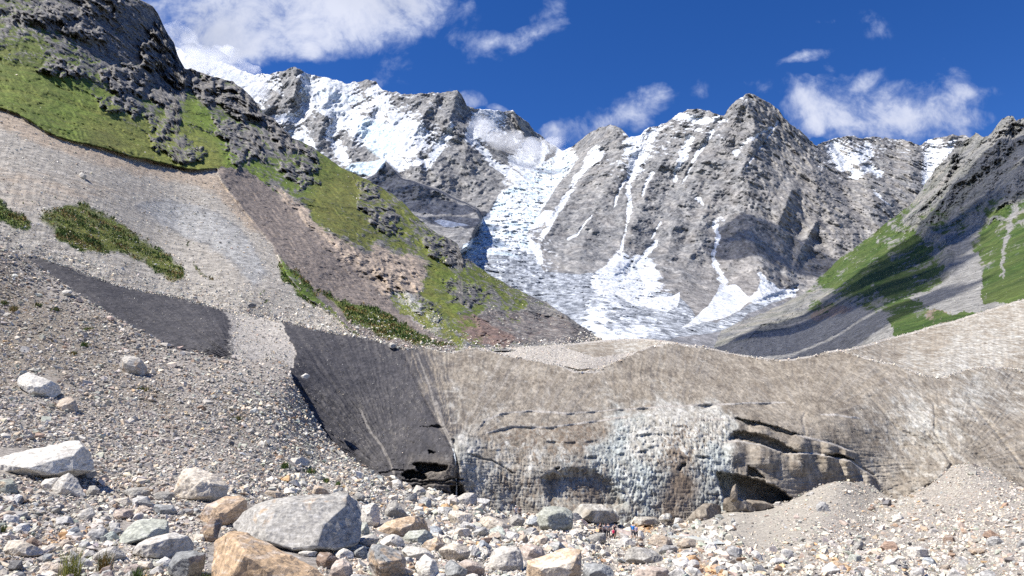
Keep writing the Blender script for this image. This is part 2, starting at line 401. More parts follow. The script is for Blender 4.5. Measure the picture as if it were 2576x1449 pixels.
tilt = fbm(np.stack([P[:, 0] * .8 + P[:, 2] * .55, P[:, 1], P[:, 2] * .8 - P[:, 0] * .55], -1) * np.array([1.0, .3, .3], np.float32) / 140.0, 5, 41, 0.6, ridged=True)
rock_w = 1 - glac
rg = fbm(P * np.array([1, .4, .9], np.float32) / 38., 4, 36, .7, ridged=True)
amp = Dk * (0.028 * (ridge - .4) * (.6 + .5 * rn) + 0.030 * (rn - 0.2) + 0.014 * rf + 0.012 * tilt + .0050 * rg)
smooth_sn = idw(px, py, [(600, 180, 1), (860, 230, 1), (1000, 340, .9), (1240, 290, 1), (740, 220, 0), (700, 300, 0), (800, 320, .1), (900, 380, .3), (1100, 300, 0), (1150, 400, 0), (1050, 450, 0), (1350, 380, .9), (1320, 320, 0), (1550, 400, .1), (1880, 350, 0), (2200, 450, 0), (560, 170, 1)])
L.D -= amp * rock_w * (1 - 0.55 * np.clip(smooth_sn, 0, 1))
L.D += Dk * 0.006 * snl * rock_w
ser = fbm(P * np.array([1, .6, 1.8], np.float32) / 60.0, 5, 51, 0.62, ridged=True)
cre = perlin(P * np.array([.6, 1, 2.5], np.float32) / 38.0, 61)
L.D -= glac * Dk * (0.020 * ser + 0.008 * np.abs(cre)) * (0.5 + 0.6 * np.clip(fbm(P / 300., 3, 71) + .7, 0, 1.4))
# shadow side buttress standing in front of the snowy face
but = poly_mask(wx, wy, [(905, 455), (940, 440), (958, 412), (970, 404), (985, 418), (1010, 445), (1060, 462), (1100, 478), (1150, 500), (1200, 528), (1212, 560), (1195, 585), (1180, 620), (1150, 640), (1000, 640), (850, 500)], 4)
L.D -= but * 380 + but * 60 * rn
hang = poly_mask(wx, wy, [(868, 428), (885, 412), (930, 405), (975, 402), (960, 425), (930, 445), (900, 440)], 3)
L.D -= hang * 60
shelf = poly_mask(wx, wy, [(1093, 558), (1110, 553), (1150, 560), (1185, 566), (1120, 571)], 2)
nzu = L.up()
# snow potential
s0 = idw(px, py, [(560, 165, 1), (620, 200, 1), (680, 210, .66), (735, 195, .42), (700, 250, .42), (740, 250, .38), (700, 290, .42), (780, 235, .9), (850, 225, 1), (860, 250, 1), (900, 290, .62), (830, 290, .4), (800, 320, .38), (760, 330, .55), (720, 320, .5),
    (900, 330, .42), (940, 340, 1), (960, 250, .55), (1000, 320, .95), (1050, 330, 1), (1010, 260, .42), (1060, 260, .42), (1100, 250, .5), (1080, 290, .4), (1120, 290, .42), (925, 205, .5), (870, 370, .5), (850, 340, .38), (930, 385, .38), (1000, 385, .75), (1100, 350, .6), (1150, 300, .38),
    (1180, 400, .28), (1130, 420, .26), (1060, 440, .3), (1150, 480, .26), (1200, 500, .3), (1050, 480, .25), (1100, 560, .15), (1240, 290, 1), (1200, 330, .85), (1300, 310, .55), (1350, 350, .6), (1340, 390, .9), (1260, 400, .4), (1230, 440, .35), (1290, 440, .5), (1380, 400, .36), (1420, 400, .95),
    (1500, 330, .5), (1540, 340, .42), (1500, 400, .5), (1470, 430, .26), (1440, 480, .2), (1490, 385, .4), (1550, 380, .45), (1590, 370, .9), (1600, 400, .7), (1640, 335, .9), (1660, 350, .48), (1700, 320, .6), (1760, 300, .58), (1800, 310, .55), (1720, 370, .5), (1850, 330, .42), (1880, 245, .62), (1900, 290, .25), (1850, 280, .3),
    (1940, 320, .34), (1980, 340, .2), (1900, 400, .27), (1800, 400, .34), (1750, 430, .3), (1650, 430, .36), (1600, 480, .3), (1500, 520, .26), (1450, 560, .2), (1600, 580, .18), (1800, 500, .16), (1700, 600, .14), (2000, 450, .14), (2080, 380, .6), (2120, 370, .65), (2160, 400, .62), (2220, 360, .55), (2250, 400, .4), (2290, 380, .5),
    (2200, 450, .4), (2280, 460, .25), (2350, 380, .6), (2400, 370, .45), (2150, 520, .15), (2250, 560, .1), (2000, 620, .08), (1900, 600, .08), (1500, 640, .1), (1750, 700, .12), (1550, 690, .95), (1590, 700, .9), (1620, 740, .5), (1340, 600, .5), (1850, 710, .2)], 3.4)
snow = s0 - .20 + .13 * sm(px, 1150, 1000) * sm(py, 400, 330) + .75 * np.clip(nzu - .58, -.45, .3) * (1 - low_ice) - .06 * rf - .04 * (ridge - .35)
patches = 0
for poly in [[(1500, 700), (1540, 668), (1580, 658), (1612, 672), (1625, 700), (1660, 735), (1600, 740), (1560, 722), (1490, 712)], [(1545, 665), (1600, 665), (1640, 745), (1690, 745), (1710, 735), (1705, 770), (1680, 785), (1600, 770), (1560, 745)],
             [(1715, 825), (1760, 790), (1790, 760), (1805, 735), (1810, 715), (1850, 715), (1880, 745), (1900, 750), (1860, 780), (1820, 800), (1770, 810)], [(1880, 755), (1905, 730), (1915, 700), (1945, 712), (1960, 725), (2010, 728), (1990, 745), (1900, 765)],
             [(1370, 555), (1350, 575), (1320, 582), (1370, 530), (1395, 532), (1372, 565)], [(1320, 590), (1350, 612), (1352, 640), (1330, 640), (1305, 600)]]:
    patches = np.maximum(patches, poly_mask(wx, wy, poly, 4))
sn2 = fbm(P * np.array([1, .6, .3], np.float32) / 90., 4, 46, .6)
snow = np.clip(snow, 0, 1.2) * (1 - .0 * snl) + snl * (.62 + .8 * sn2)
snow = snow * (1 - but * .9)
snow = np.maximum(snow, np.maximum(patches, shelf))
up_ice = glac * (1 - sm(py, 610, 690))
L.attr['snow'] = np.clip(np.maximum(snow, up_ice * (.62 + .25 * sm(py, 560, 420))), 0, 1)
L.attr['ice'] = np.clip(glac * (1 - patches), 0, 1)
L.attr['white'] = idw(px, py, [(1180, 620, .9), (1250, 650, .55), (1330, 670, .3), (1330, 720, .35), (1400, 700, .35), (1450, 760, .3), (1500, 790, .75), (1420, 740, .3), (1560, 800, .6), (1600, 840, .75), (1500, 840, .9), (1650, 800, .6), (1600, 770, .35), (1700, 800, .5), (1540, 730, .4)]) * glac - .19
L.attr['serac'] = np.clip(hang + up_ice * (0.35 + .5 * sm(fbm(P / 90., 3, 77), -.1, .3)) + poly_mask(wx, wy, [(880, 290), (930, 300), (990, 320), (1020, 360), (990, 390), (960, 400), (925, 380), (900, 330)], 14) * .75 + poly_mask(wx, wy, [(790, 215), (850, 230), (940, 250), (880, 260), (800, 245)], 8) * .5, 0, 1)
L.attr['tan'] = np.clip(idw(px, py, [(1700, 500, .35), (1900, 500, .5), (2050, 560, .8), (1950, 640, .5), (2100, 600, .9), (1880, 720, .9), (1800, 500, .5), (1600, 600, .4), (1500, 560, .4), (1100, 450, .4), (1150, 330, .3), (1900, 300, .5), (2250, 500, .5)]), 0, 1)
L.attr['moraine'] = np.clip(poly_mask(wx, wy, [(1500, 862), (1560, 845), (1680, 830), (1760, 815), (1880, 780), (1960, 760), (2100, 760), (2100, 920), (1480, 920)], 5), 0, 1)
m_range = terrain_mat('mountain_rock_and_snow', [(.075, .08, .092), (.185, .187, .19), (.33, .325, .315)], 1 / 45., [
    dict(a='tan', c=((.36, .315, .265), (.27, .24, .21)), s=1 / 70., amp=.9, w=.25, max=.25),
    dict(a='moraine', c=((.24, .24, .25), (.15, .155, .17)), s=1 / 30., amp=.3),
    dict(a='ice', c=((.11, .125, .15), (.40, .43, .47)), s=1 / 22., cs=1 / 20., amp=.2),
    dict(a='white', c=((.70, .73, .76), (.55, .60, .66)), s=1 / 26., cs=1 / 20., amp=1.0, w=.1),
    dict(a='snow', c=((.61, .63, .655), (.50, .535, .575)), s=1 / 34., amp=.40, w=.05),
    dict(a='serac', c=((.42, .55, .64), (.60, .67, .71)), s=1 / 24., cs=1 / 15., amp=.5, w=.2, max=.8),
], bump=.7, bscale=1 / 15., fine=.42, stretch=(1, .4, .9))
L.build('mountain_range', m_range, back=500, kind='structure')

# ================================================================== right hand mountainside
right_top = curve([(1700, 875), (1800, 840), (1850, 815), (1900, 795), (1960, 770), (2020, 738), (2060, 700), (2110, 652), (2180, 602), (2230, 560), (2290, 515), (2312, 488), (2335, 450),
    (2355, 422), (2385, 396), (2400, 375), (2415, 358), (2440, 346), (2455, 335), (2470, 343), (2490, 338), (2505, 322), (2520, 300), (2535, 292), (2548, 292), (2556, 306), (2566, 300), (2576, 296), (2640, 260), (2900, 200)])
right_dep = depth_field([(1800, 860, 1250), (1960, 770, 1650), (2060, 700, 1750), (2180, 602, 1750), (2310, 490, 1700), (2400, 380, 1650), (2540, 292, 1500), (2800, 230, 1350), (1900, 890, 800), (2050, 890, 640), (2150, 880, 520), (2250, 850, 420),
    (2400, 810, 370), (2576, 755, 340), (2800, 690, 300), (2300, 700, 900), (2200, 760, 800), (2100, 800, 900), (2450, 620, 900), (2576, 550, 850), (2576, 430, 1150), (2800, 450, 950), (2000, 830, 1050), (1850, 960, 600), (2576, 900, 260), (2200, 960, 380)])
L = Layer(1690, 2840, right_top, lambda x: x * 0 + 960 - (x - 1690) * .06, right_dep, 2.6, rough=(9, 28, 5))
px, py = L.px, L.py; P = L.P0
wx = px + 10 * fbm(np.stack([px / 50, py / 50, px * 0 + 2], -1), 4, 13); wy = py + 10 * fbm(np.stack([px / 50, py / 50, px * 0 + 5], -1), 4, 14)
rn = fbm(np.stack([(wx + .25 * wy) / 62, wy / 50, px * 0 + 1], -1), 7, 22, .56, ridged=True)
rf = fbm(np.stack([px / 13, py / 11, px * 0 + 2], -1), 4, 33, .62, ridged=True)
crag = np.clip(idw(px, py, [(2400, 400, 1), (2530, 320, 1), (2500, 400, 1), (2380, 470, .9), (2320, 520, .7), (2450, 480, .6), (2560, 450, .6), (2350, 600, .25), (2200, 620, .3), (2100, 700, .3), (2250, 720, 0), (2450, 640, .1), (2560, 600, .05), (2000, 780, .6), (1900, 820, .7), (2050, 800, .3)]), 0, 1)
rb = np.zeros(len(px))
for pts, a, b in [([(2540, 292), (2480, 380), (2400, 470), (2330, 560)], 45, 40), ([(2400, 380), (2370, 470), (2300, 540)], 25, 30), ([(2060, 700), (2000, 770), (1900, 830), (1850, 870)], 28, 25), ([(2300, 540), (2380, 600), (2390, 680)], 30, 30), ([(2576, 400), (2540, 470), (2500, 540)], 35, 35)]:
    rb = np.maximum(rb, stroke(wx, wy, pts, a, b))
L.D -= L.D0 * (.04 * rb + (.020 + .024 * crag) * rn + (.004 + .010 * crag) * rf)
wx0, wy0 = wx, wy; wq = fbm(np.stack([px / 16, py / 16, px * 0 + 12], -1), 4, 49, .6); wx = wx + 22 * wq; wy = wy - 18 * wq
scree = np.clip(poly_mask(wx, wy, [(2290, 745), (2350, 730), (2400, 690), (2425, 650), (2440, 620), (2465, 640), (2470, 700), (2475, 760), (2540, 765), (2500, 780), (2400, 790), (2330, 770)], 6) +
    stroke(wx, wy, [(2555, 520), (2540, 560), (2530, 610), (2520, 670), (2518, 700)], 13, 6) * .8 + stroke(wx, wy, [(2460, 560), (2420, 620), (2400, 680)], 34, 26) * .8 +
    poly_mask(wx, wy, [(2060, 810), (2150, 770), (2250, 790), (2230, 800), (2250, 860), (2200, 900), (1800, 910), (1830, 870), (1900, 850), (2000, 830)], 10) * .85 + stroke(wx, wy, [(2205, 800), (2235, 835), (2240, 860)], 15) + sm(py, 530, 470) * .55 * sm(px, 2350, 2500), 0, 1)
red = np.clip(poly_mask(wx, wy, [(2035, 800), (2060, 770), (2090, 765), (2150, 775), (2160, 790), (2100, 805), (2050, 812)], 5) + poly_mask(wx, wy, [(2320, 790), (2335, 775), (2370, 780), (2420, 785), (2400, 805), (2340, 815)], 5), 0, 1)
nzu = L.up()
green = idw(px, py, [(2200, 650, .85), (2150, 700, .95), (2250, 720, 1), (2300, 640, .8), (2350, 560, .55), (2380, 500, .35), (2400, 430, .1), (2540, 330, -.2), (2540, 480, .45), (2540, 430, .1), (2450, 480, .35), (2500, 560, .8), (2480, 600, .9), (2560, 620, 1), (2500, 720, 1), (2560, 720, 1), (2090, 690, .8), (2060, 760, .5), (2000, 780, .05), (1900, 820, -.1), (2000, 850, -.1), (2100, 830, -.1), (2270, 800, .95), (2300, 830, 1), (2330, 790, .7), (2160, 860, -.1), (2450, 780, .9), (2200, 770, .6), (2420, 650, .2)]) - .10 * rf + .5 * np.clip(nzu - .6, -.4, .3) * (.3 + crag)
L.attr['grass'] = np.clip(green * 1.15 - .34 * sm(rn, .35, .75) - .16 * sm(rf, .4, .8) + .02, 0, 1) * (1 - scree * .8); L.attr['scree'] = scree; L.attr['red'] = red
L.attr['dry'] = np.clip(.5 + fbm(P / 60., 4, 91), 0, 1)
m_right = terrain_mat('hillside_rock_and_grass', [(.10, .105, .115), (.19, .19, .185), (.29, .27, .245)], 1 / 26., [
    dict(a='red', c=((.25, .19, .16), (.20, .155, .135)), s=1 / 10., amp=.3),
    dict(a='grass', c=((.030, .062, .013), (.062, .098, .022)), s=1 / 14., cs=1 / 20., amp=.75, w=.15),
    dict(a='dry', c=((.10, .11, .035), (.12, .115, .05)), s=1 / 16., amp=.4, w=.3, max=.25),
    dict(a='scree', c=((.16, .16, .155), (.27, .265, .25)), s=1 / 9., cs=1 / 2.2, amp=.85, w=.15),
], bump=.9, bscale=1 / 4., fine=.45, stretch=(1, .25, 1))
right_L = L
L.build('right_mountainside', m_right, back=200, smooth=False, kind='structure')

# ================================================================== left hand mountainside
left_top = curve([(-700, -700), (-300, -420), (0, -230), (150, -100), (285, -30), (345, -4), (370, 8), (387, 18), (400, 40), (412, 66), (424, 88), (438, 108), (447, 138), (458, 160), (466, 174), (480, 172), (505, 182), (530, 192), (560, 197), (585, 205),
    (610, 222), (630, 240), (645, 258), (662, 286), (690, 300), (712, 322), (735, 345), (760, 357), (785, 368), (810, 388), (835, 405), (860, 422), (900, 441), (940, 460), (985, 487), (1010, 505), (1040, 538), (1070, 565), (1100, 588),
    (1135, 602), (1152, 615), (1164, 650), (1178, 652), (1210, 676), (1250, 702), (1300, 728), (1340, 748), (1375, 760), (1400, 778), (1440, 803), (1475, 828), (1500, 846), (1513, 858), (1560, 900)])
rim_full = curve([(-700, 480), (-200, 560), (0, 612), (60, 638), (150, 660), (230, 690), (300, 715), (370, 730), (450, 745), (520, 765), (600, 785), (640, 790), (690, 800), (760, 815), (850, 833), (940, 850), (1010, 870), (1050, 873), (1150, 880), (1280, 876), (1400, 870), (1500, 858), (1600, 850)])
left_dep = depth_field([(-400, 560, 120), (0, 620, 138), (300, 720, 145), (600, 790, 156), (850, 840, 165), (1000, 873, 168), (1150, 890, 172), (1300, 885, 180), (1400, 880, 200), (1500, 862, 420), (-400, 200, 270), (0, 270, 275), (300, 410, 290), (560, 430, 400),
    (-400, -100, 420), (0, 0, 500), (0, -230, 680), (350, 0, 800), (200, 200, 430), (350, 300, 440), (470, 180, 820), (600, 215, 880), (600, 340, 620), (700, 310, 820), (700, 500, 420), (700, 650, 250), (850, 410, 780), (850, 600, 360), (850, 740, 240),
    (1000, 500, 720), (1000, 640, 420), (1000, 780, 250), (1150, 620, 640), (1150, 760, 330), (1300, 730, 580), (1270, 820, 300), (1400, 780, 540), (1380, 830, 360), (450, 560, 260), (200, 500, 200), (1600, 930, 500), (0, 800, 120), (600, 900, 150), (1000, 1000, 160)])
L = Layer(-680, 1540, left_top, lambda x: rim_full(x) + np.interp(x, [1060, 1130], [55, 6]), left_dep, 2.7, rough=(7, 24, 8))
px, py = L.px, L.py; P = L.P0
w1 = fbm(np.stack([px / 45, py / 45, px * 0 + 2], -1), 5, 15, .55); w2 = fbm(np.stack([px / 45, py / 45, px * 0 + 5], -1), 5, 16, .55)
wx = px + 16 * w1; wy = py + 16 * w2
CRAGS = [([(350, 120), (375, 90), (400, 60), (430, 100), (450, 140), (468, 190), (470, 215), (455, 225), (430, 205), (400, 185), (360, 165)], 34), ([(255, 175), (300, 160), (350, 170), (375, 195), (365, 240), (320, 245), (270, 215)], 18),
    ([(95, 175), (125, 155), (150, 148), (200, 172), (215, 188), (150, 190)], 11), ([(150, 75), (215, 55), (265, 75), (270, 110), (200, 100)], 10), ([(60, 25), (160, 15), (200, 45), (120, 60), (30, 55)], 10), ([(190, 0), (280, -20), (300, 20), (230, 50)], 12),
    ([(280, 15), (300, -10), (305, 25), (300, 60)], 12), ([(380, 215), (425, 225), (440, 250), (450, 275), (410, 275), (385, 250)], 12), ([(480, 195), (530, 195), (570, 215), (560, 250), (520, 255), (490, 235)], 16), ([(540, 210), (610, 215), (650, 260), (655, 300), (600, 300), (560, 260)], 24),
    ([(240, 245), (330, 240), (370, 265), (340, 290), (270, 280)], 9), ([(360, 290), (440, 290), (455, 330), (400, 340)], 10), ([(380, 345), (460, 335), (510, 375), (520, 400), (440, 405), (390, 380)], 11), ([(530, 290), (620, 310), (660, 360), (665, 395), (600, 380), (550, 340)], 14),
    ([(570, 365), (605, 345), (620, 400), (600, 420), (575, 400)], 13), ([(665, 310), (700, 310), (735, 350), (745, 380), (700, 370)], 14), ([(745, 365), (790, 380), (810, 420), (780, 440), (750, 410)], 10), ([(700, 400), (760, 425), (800, 460), (760, 480), (720, 450)], 8),
    ([(420, 300), (400, 250), (430, 240), (445, 300)], 8), ([(1060, 590), (1110, 600), (1160, 625), (1165, 668), (1130, 665), (1080, 640)], 12), ([(900, 450), (960, 490), (1000, 540), (1010, 590), (960, 580), (900, 510)], 7), ([(930, 670), (1000, 690), (1060, 740), (1040, 760), (970, 720)], 6),
    ([(1110, 700), (1200, 715), (1230, 740), (1180, 770), (1130, 745)], 7), ([(1190, 795), (1250, 775), (1330, 775), (1420, 790), (1460, 820), (1505, 855), (1400, 868), (1260, 862), (1210, 840)], 12), ([(1010, 740), (1060, 745), (1110, 790), (1100, 810), (1050, 790)], 6), ([(480, 150), (500, 175), (480, 200)], 8)]
crag = np.zeros(len(px)); lift = np.zeros(len(px))
cn = fbm(np.stack([px / 22, (py + .5 * px) / 30, px * 0 + 1], -1), 5, 25, .6)
for poly, h in CRAGS:
    m1 = sm(poly_mask(wx, wy, poly, 26) + .85 * cn, .36, .66); crag = np.maximum(crag, m1); lift = np.maximum(lift, m1 * h)
gen = -.05 + idw(px, py, [(50, 30, .5), (200, 30, .6), (150, 110, .45), (60, 130, .3), (50, 200, 0), (150, 260, 0), (250, 320, .05), (380, 380, .15), (350, 200, .55), (300, 100, .6), (420, 150, .9), (520, 220, .6), (620, 270, .6), (500, 300, .2), (480, 350, .3), (640, 360, .55), (570, 300, .35), (700, 340, .7), (540, 420, .1),
    (650, 420, .3), (760, 430, .35), (850, 450, .1), (850, 520, .2), (950, 500, .35), (1000, 560, .35), (1050, 600, .4), (950, 600, .3), (1150, 640, .6), (1100, 680, .15), (1050, 640, .2), (1200, 700, .3), (1200, 760, .45), (1300, 760, .4), (1000, 700, .45), (1120, 780, .35), (1350, 800, .9), (1450, 830, 1), (1250, 830, .9), (400, 800, 0)])
sc_poly = [(-700, 150), (-100, 230), (0, 272), (50, 290), (100, 322), (160, 352), (240, 368), (300, 388), (360, 400), (430, 418), (500, 428), (545, 425), (560, 460), (590, 500), (640, 560), (690, 620), (720, 690), (760, 740), (830, 790), (900, 850), (900, 900), (-700, 700)]
scree = poly_mask(wx * .4 + px * .6, wy * .4 + py * .6, sc_poly, 3)
tal_poly = [(545, 425), (590, 425), (640, 440), (690, 490), (740, 540), (800, 590), (850, 640), (920, 700), (990, 770), (1070, 830), (1150, 872), (1100, 900), (950, 870), (860, 800), (790, 740), (730, 680), (690, 620), (640, 560), (590, 500)]
talus = np.clip(poly_mask(wx, wy, tal_poly, 30) * 1.15 + .35 * cn, 0, 1) * (poly_mask(wx, wy, tal_poly, 40) > .02)
tan_poly = [(690, 470), (740, 500), (800, 560), (860, 610), (930, 640), (950, 610), (1000, 640), (1050, 630), (1080, 660), (1070, 700), (1050, 740), (990, 730), (950, 760), (900, 700), (860, 650), (790, 600), (730, 540)]
tanc = np.clip(poly_mask(wx, wy, tan_poly, 24) + .4 * cn, 0, 1) * (poly_mask(wx, wy, tan_poly, 30) > .02)
greyr = np.clip(poly_mask(wx, wy, [(985, 735), (1030, 740), (1110, 800), (1120, 830), (1070, 840), (1020, 790)], 5) + poly_mask(wx, wy, [(330, 520), (420, 500), (520, 520), (600, 570), (640, 620), (680, 690), (640, 720), (560, 640), (430, 580)], 40) * .9, 0, 1)
rn = fbm(np.stack([(.87 * wx + .5 * wy) / 52, (.87 * wy - .5 * wx) / 25, px * 0 + 3], -1), 7, 23, .58, ridged=True)
st = fbm(np.stack([P[:, 0] + .6 * P[:, 2], P[:, 1] * .2, (P[:, 2] - .6 * P[:, 0]) * 1.6], -1) / 16., 5, 34, .62, ridged=True)
sh = fbm(np.stack([(.87 * px + .5 * py) / 15, (.87 * py - .5 * px) / 7, px * 0 + 6], -1), 4, 38, .65, ridged=True)
flow = fbm(np.stack([(wx - 1.05 * wy) / 15., (wx + wy) / 130., px * 0 + 4], -1), 5, 44, .6, ridged=True)
rough_w = np.clip(np.maximum(crag, gen * .75) * (1 - scree) * (1 - talus), 0, 1)
sc = L.D0 / 450.0
big = fbm(P * np.array([1, .35, .6], np.float32) / 100., 4, 39, .55, ridged=True)
L.D -= sc * (20 * (big - .2) * (1 - scree) * (1 - talus) * sm(L.D0, 150, 330))
L.D -= sc * (lift * .45 * (.4 + 1.0 * rn) + rough_w * (10 * rn + 2.5 * st + 2.0 * sh) + (4.0 * rn + 1.4 * sh + 4.5 * flow) * (1 - scree))
# the turf ends in a small eroded step above the bare moraine slope
turf = np.clip((1 - scree) * (1 - talus), 0, 1)
L.D -= turf * 1.6
gul = fbm(np.stack([(px + .35 * py) / 9., (py - .3 * px) / 160., px * 0], -1), 4, 35, .55, ridged=True)
gulb = fbm(np.stack([(px - .75 * py) / 13., (py) / 200., px * 0], -1), 4, 36, .55, ridged=True)
L.D -= (scree * .10 * gul + talus * 1.2 * gulb + tanc * 4 * rn)
L.D -= (.35 * fbm(P / 3.5, 3, 37) + .9 * fbm(np.stack([(px + .3 * py) / 26., (py - .3 * px) / 90., px * 0 + 8], -1), 5, 47, .62, ridged=True)) * (scree + talus)
nzu = L.up()
grass = 1.0 - .95 * gen - .34 * crag + 1.3 * np.clip(nzu - .66, -.45, .3) * (gen + crag * .6 + .35) - .15 * (st - .3) - .6 * tanc - .3 * sh * gen - .34 * sm(rn, .35, .75) * (.35 + gen) - .16 * sm(flow, .4, .8) * (.3 + gen) - .10 * sm(sh, .4, .7)
GR_P = [([(90, 555), (110, 530), (150, 520), (200, 505), (260, 530), (310, 560), (370, 600), (420, 640), (460, 665), (470, 705), (430, 710), (380, 680), (330, 650), (300, 640), (250, 640), (200, 630), (150, 600)], .62), ([(0, 500), (40, 530), (80, 560), (70, 585), (0, 560), (-200, 500), (-200, 420)], .7), ([(700, 665), (740, 680), (780, 715), (800, 750), (790, 770), (740, 730), (710, 700)], .85),
    ([(800, 735), (880, 760), (980, 790), (1080, 850), (1140, 870), (1060, 872), (950, 840), (880, 800)], .8), ([(485, 665), (530, 700), (500, 690)], .8), ([(560, 470), (660, 520), (700, 560), (640, 530)], .2), ([(830, 620), (900, 660), (950, 700), (880, 660)], .4), ([(590, 345), (640, 370), (720, 430), (760, 450), (680, 440), (600, 380)], 1.0), ([(450, 740), (800, 800), (820, 830), (600, 780)], .25)]
gp = np.zeros(len(px))
for poly, v in GR_P: gp = np.maximum(gp, np.clip(poly_mask(wx, wy, poly, 20) + .45 * cn, 0, 1) * (poly_mask(wx, wy, poly, 24) > .02) * v)
L.attr['grass'] = np.clip(np.where(scree + talus > .5, gp + .05, grass), 0, 1)
L.attr['bright'] = np.clip(idw(px, py, [(50, 250, .6), (250, 300, .8), (400, 390, .8), (520, 330, 1), (490, 290, .9), (650, 400, .9), (450, 70, .5), (1050, 600, .7), (60, 100, .4), (300, 60, .4), (560, 260, .2), (700, 350, .3), (850, 470, .4), (900, 540, .3), (1100, 700, .55), (1250, 720, .5), (480, 250, .6), (250, 350, .4)]) + .2 * w1, 0, 1)
L.attr['dry'] = np.clip(idw(px, py, [(500, 420, 1), (400, 370, .8), (300, 340, .7), (150, 280, .4), (60, 240, .5), (850, 560, .8), (950, 680, .9), (1000, 700, .8), (1080, 860, 1), (900, 810, .6), (1150, 700, .5), (1200, 760, .5), (250, 170, .3), (420, 220, .3), (300, 560, .8), (220, 540, .8), (440, 690, .8), (560, 260, .1), (1250, 740, .6), (700, 420, .3), (620, 380, .1), (740, 700, 0), (60, 550, .5)]), 0, 1)
L.attr['scree'] = scree * (1 - greyr); L.attr['talus'] = talus; L.attr['tan'] = np.clip(tanc + .8 * poly_mask(wx, wy, [(540, 420), (600, 430), (680, 500), (720, 560), (650, 540), (590, 480)], 5), 0, 1); L.attr['grey'] = greyr
L.attr['warm'] = np.clip(stroke(wx, wy, [(-100, 260), (60, 320), (280, 400), (480, 440), (560, 470), (640, 560)], 40) * 1.2 + poly_mask(wx, wy, [(-200, 380), (100, 420), (400, 480), (-200, 600)], 40) * .45, 0, 1) * scree
L.attr['umber'] = .42 * poly_mask(wx, wy, [(1160, 780), (1250, 775), (1330, 778), (1420, 790), (1510, 855), (1400, 872), (1250, 872), (1160, 860)], 16) + .58 * poly_mask(wx, wy, [(1150, 790), (1190, 795), (1250, 830), (1300, 850), (1280, 872), (1200, 868), (1160, 850)], 6)
m_left = terrain_mat('valley_side_rock_and_turf', [(.07, .07, .075), (.15, .145, .14), (.30, .285, .265)], 1 / 6., [
    dict(a='umber', c=((.19, .13, .11), (.13, .10, .09)), s=1 / 4., amp=.4, w=.2),
    dict(a='tan', c=((.42, .34, .265), (.24, .20, .165)), s=1 / 9., cs=1 / 5., amp=.7, w=.15),
    dict(a='scree', c=((.31, .285, .245), (.38, .355, .31)), s=1 / 3., cs=1 / 1.3, amp=.2),
    dict(a='grey', c=((.37, .37, .355), (.29, .285, .27)), s=1 / 5., cs=1 / 1.6, amp=.4, w=.2),
    dict(a='warm', c=((.40, .31, .22), (.34, .27, .20)), s=1 / 5., amp=.6, w=.3, max=.75),
    dict(a='talus', c=((.21, .175, .15), (.15, .13, .12)), s=1 / 6., cs=1 / 3., amp=.5, w=.2),
    dict(a='grass', c=((.045, .076, .013), (.085, .120, .022)), s=1 / 7., cs=1 / 16., amp=.60, w=.12),
    dict(a='bright', c=((.11, .175, .02), (.15, .21, .03)), s=1 / 12., cs=1 / 5., amp=.45, w=.3, max=.75, by='grass'),
    dict(a='dry', c=((.22, .17, .05), (.16, .14, .05)), s=1 / 8., amp=.5, w=.3, max=.42, by='grass'),
], bump=.8, bscale=1 / 1.8, fine=.42, stretch=(1, .4, 1))
left_L = L
L.build('left_mountainside', m_left, back=120, smooth=True, kind='structure')
left_layer_dep = left_dep

# ================================================================== glacier snout: debris covered ice wall
def rills(px, py, hub, freq, seed, lat=0.0):
    dx, dy = px - hub[0], py - hub[1]; r = np.hypot(dx, dy) + 1; th = np.arctan2(dx, -dy)
    return fbm(np.stack([th * freq + lat * r / 100, r / 260., r * 0], -1), 4, seed, .6, ridged=True)
back_top = curve([(1100, 900), (1150, 884), (1200, 876), (1250, 873), (1280, 874), (1330, 871), (1400, 868), (1450, 863), (1500, 857), (1560, 853), (1620, 852), (1690, 858), (1760, 880), (1900, 915), (2000, 912), (2060, 895), (2090, 884), (2120, 880), (2150, 874),
    (2200, 862), (2225, 852), (2250, 847), (2300, 834), (2350, 818), (2400, 807), (2450, 790), (2500, 775), (2540, 762), (2576, 752), (2700, 725), (2900, 690)])
back_dep = depth_field([(1150, 890, 165), (1280, 874, 190), (1450, 863, 215), (1620, 852, 220), (1700, 860, 200), (1460, 930, 140), (1560, 920, 170), (1300, 920, 145), (1900, 915, 180), (2100, 884, 175), (2250, 847, 215), (2400, 807, 230), (2576, 752, 240), (2800, 700, 240), (2380, 945, 160), (2576, 930, 165), (2800, 930, 165), (2200, 930, 160), (1800, 980, 150), (2400, 1000, 145), (1300, 1000, 130)])
L = Layer(1100, 2880, back_top, lambda x: np.interp(x, [1100, 1500, 1700, 2100, 2300, 2880], [960, 985, 960, 960, 1000, 1000]), back_dep, 2.6, rough=(3.5, 20, 6))
px, py, P = L.px, L.py, L.P0
rl = fbm(np.stack([px / 16., py / 120., px * 0], -1), 4, 62, .6, ridged=True)
hb = fbm(np.stack([px / 150., (py + .18 * px) / 9., px * 0], -1), 4, 63, .6, ridged=True)
L.D -= .9 * rl + .7 * hb + 1.2 * fbm(P / 9., 4, 64)
L.attr['clean'] = np.clip(idw(px, py, [(2250, 880, .2), (2300, 910, .42), (2400, 900, .5), (2420, 930, .55), (2500, 880, .5), (2570, 840, .42), (2500, 820, .35), (2350, 860, .2), (2560, 920, .25), (1500, 880, .25), (1600, 880, .45), (1400, 890, .3), (1650, 860, .3)]) + .18 * hb, 0, 1)
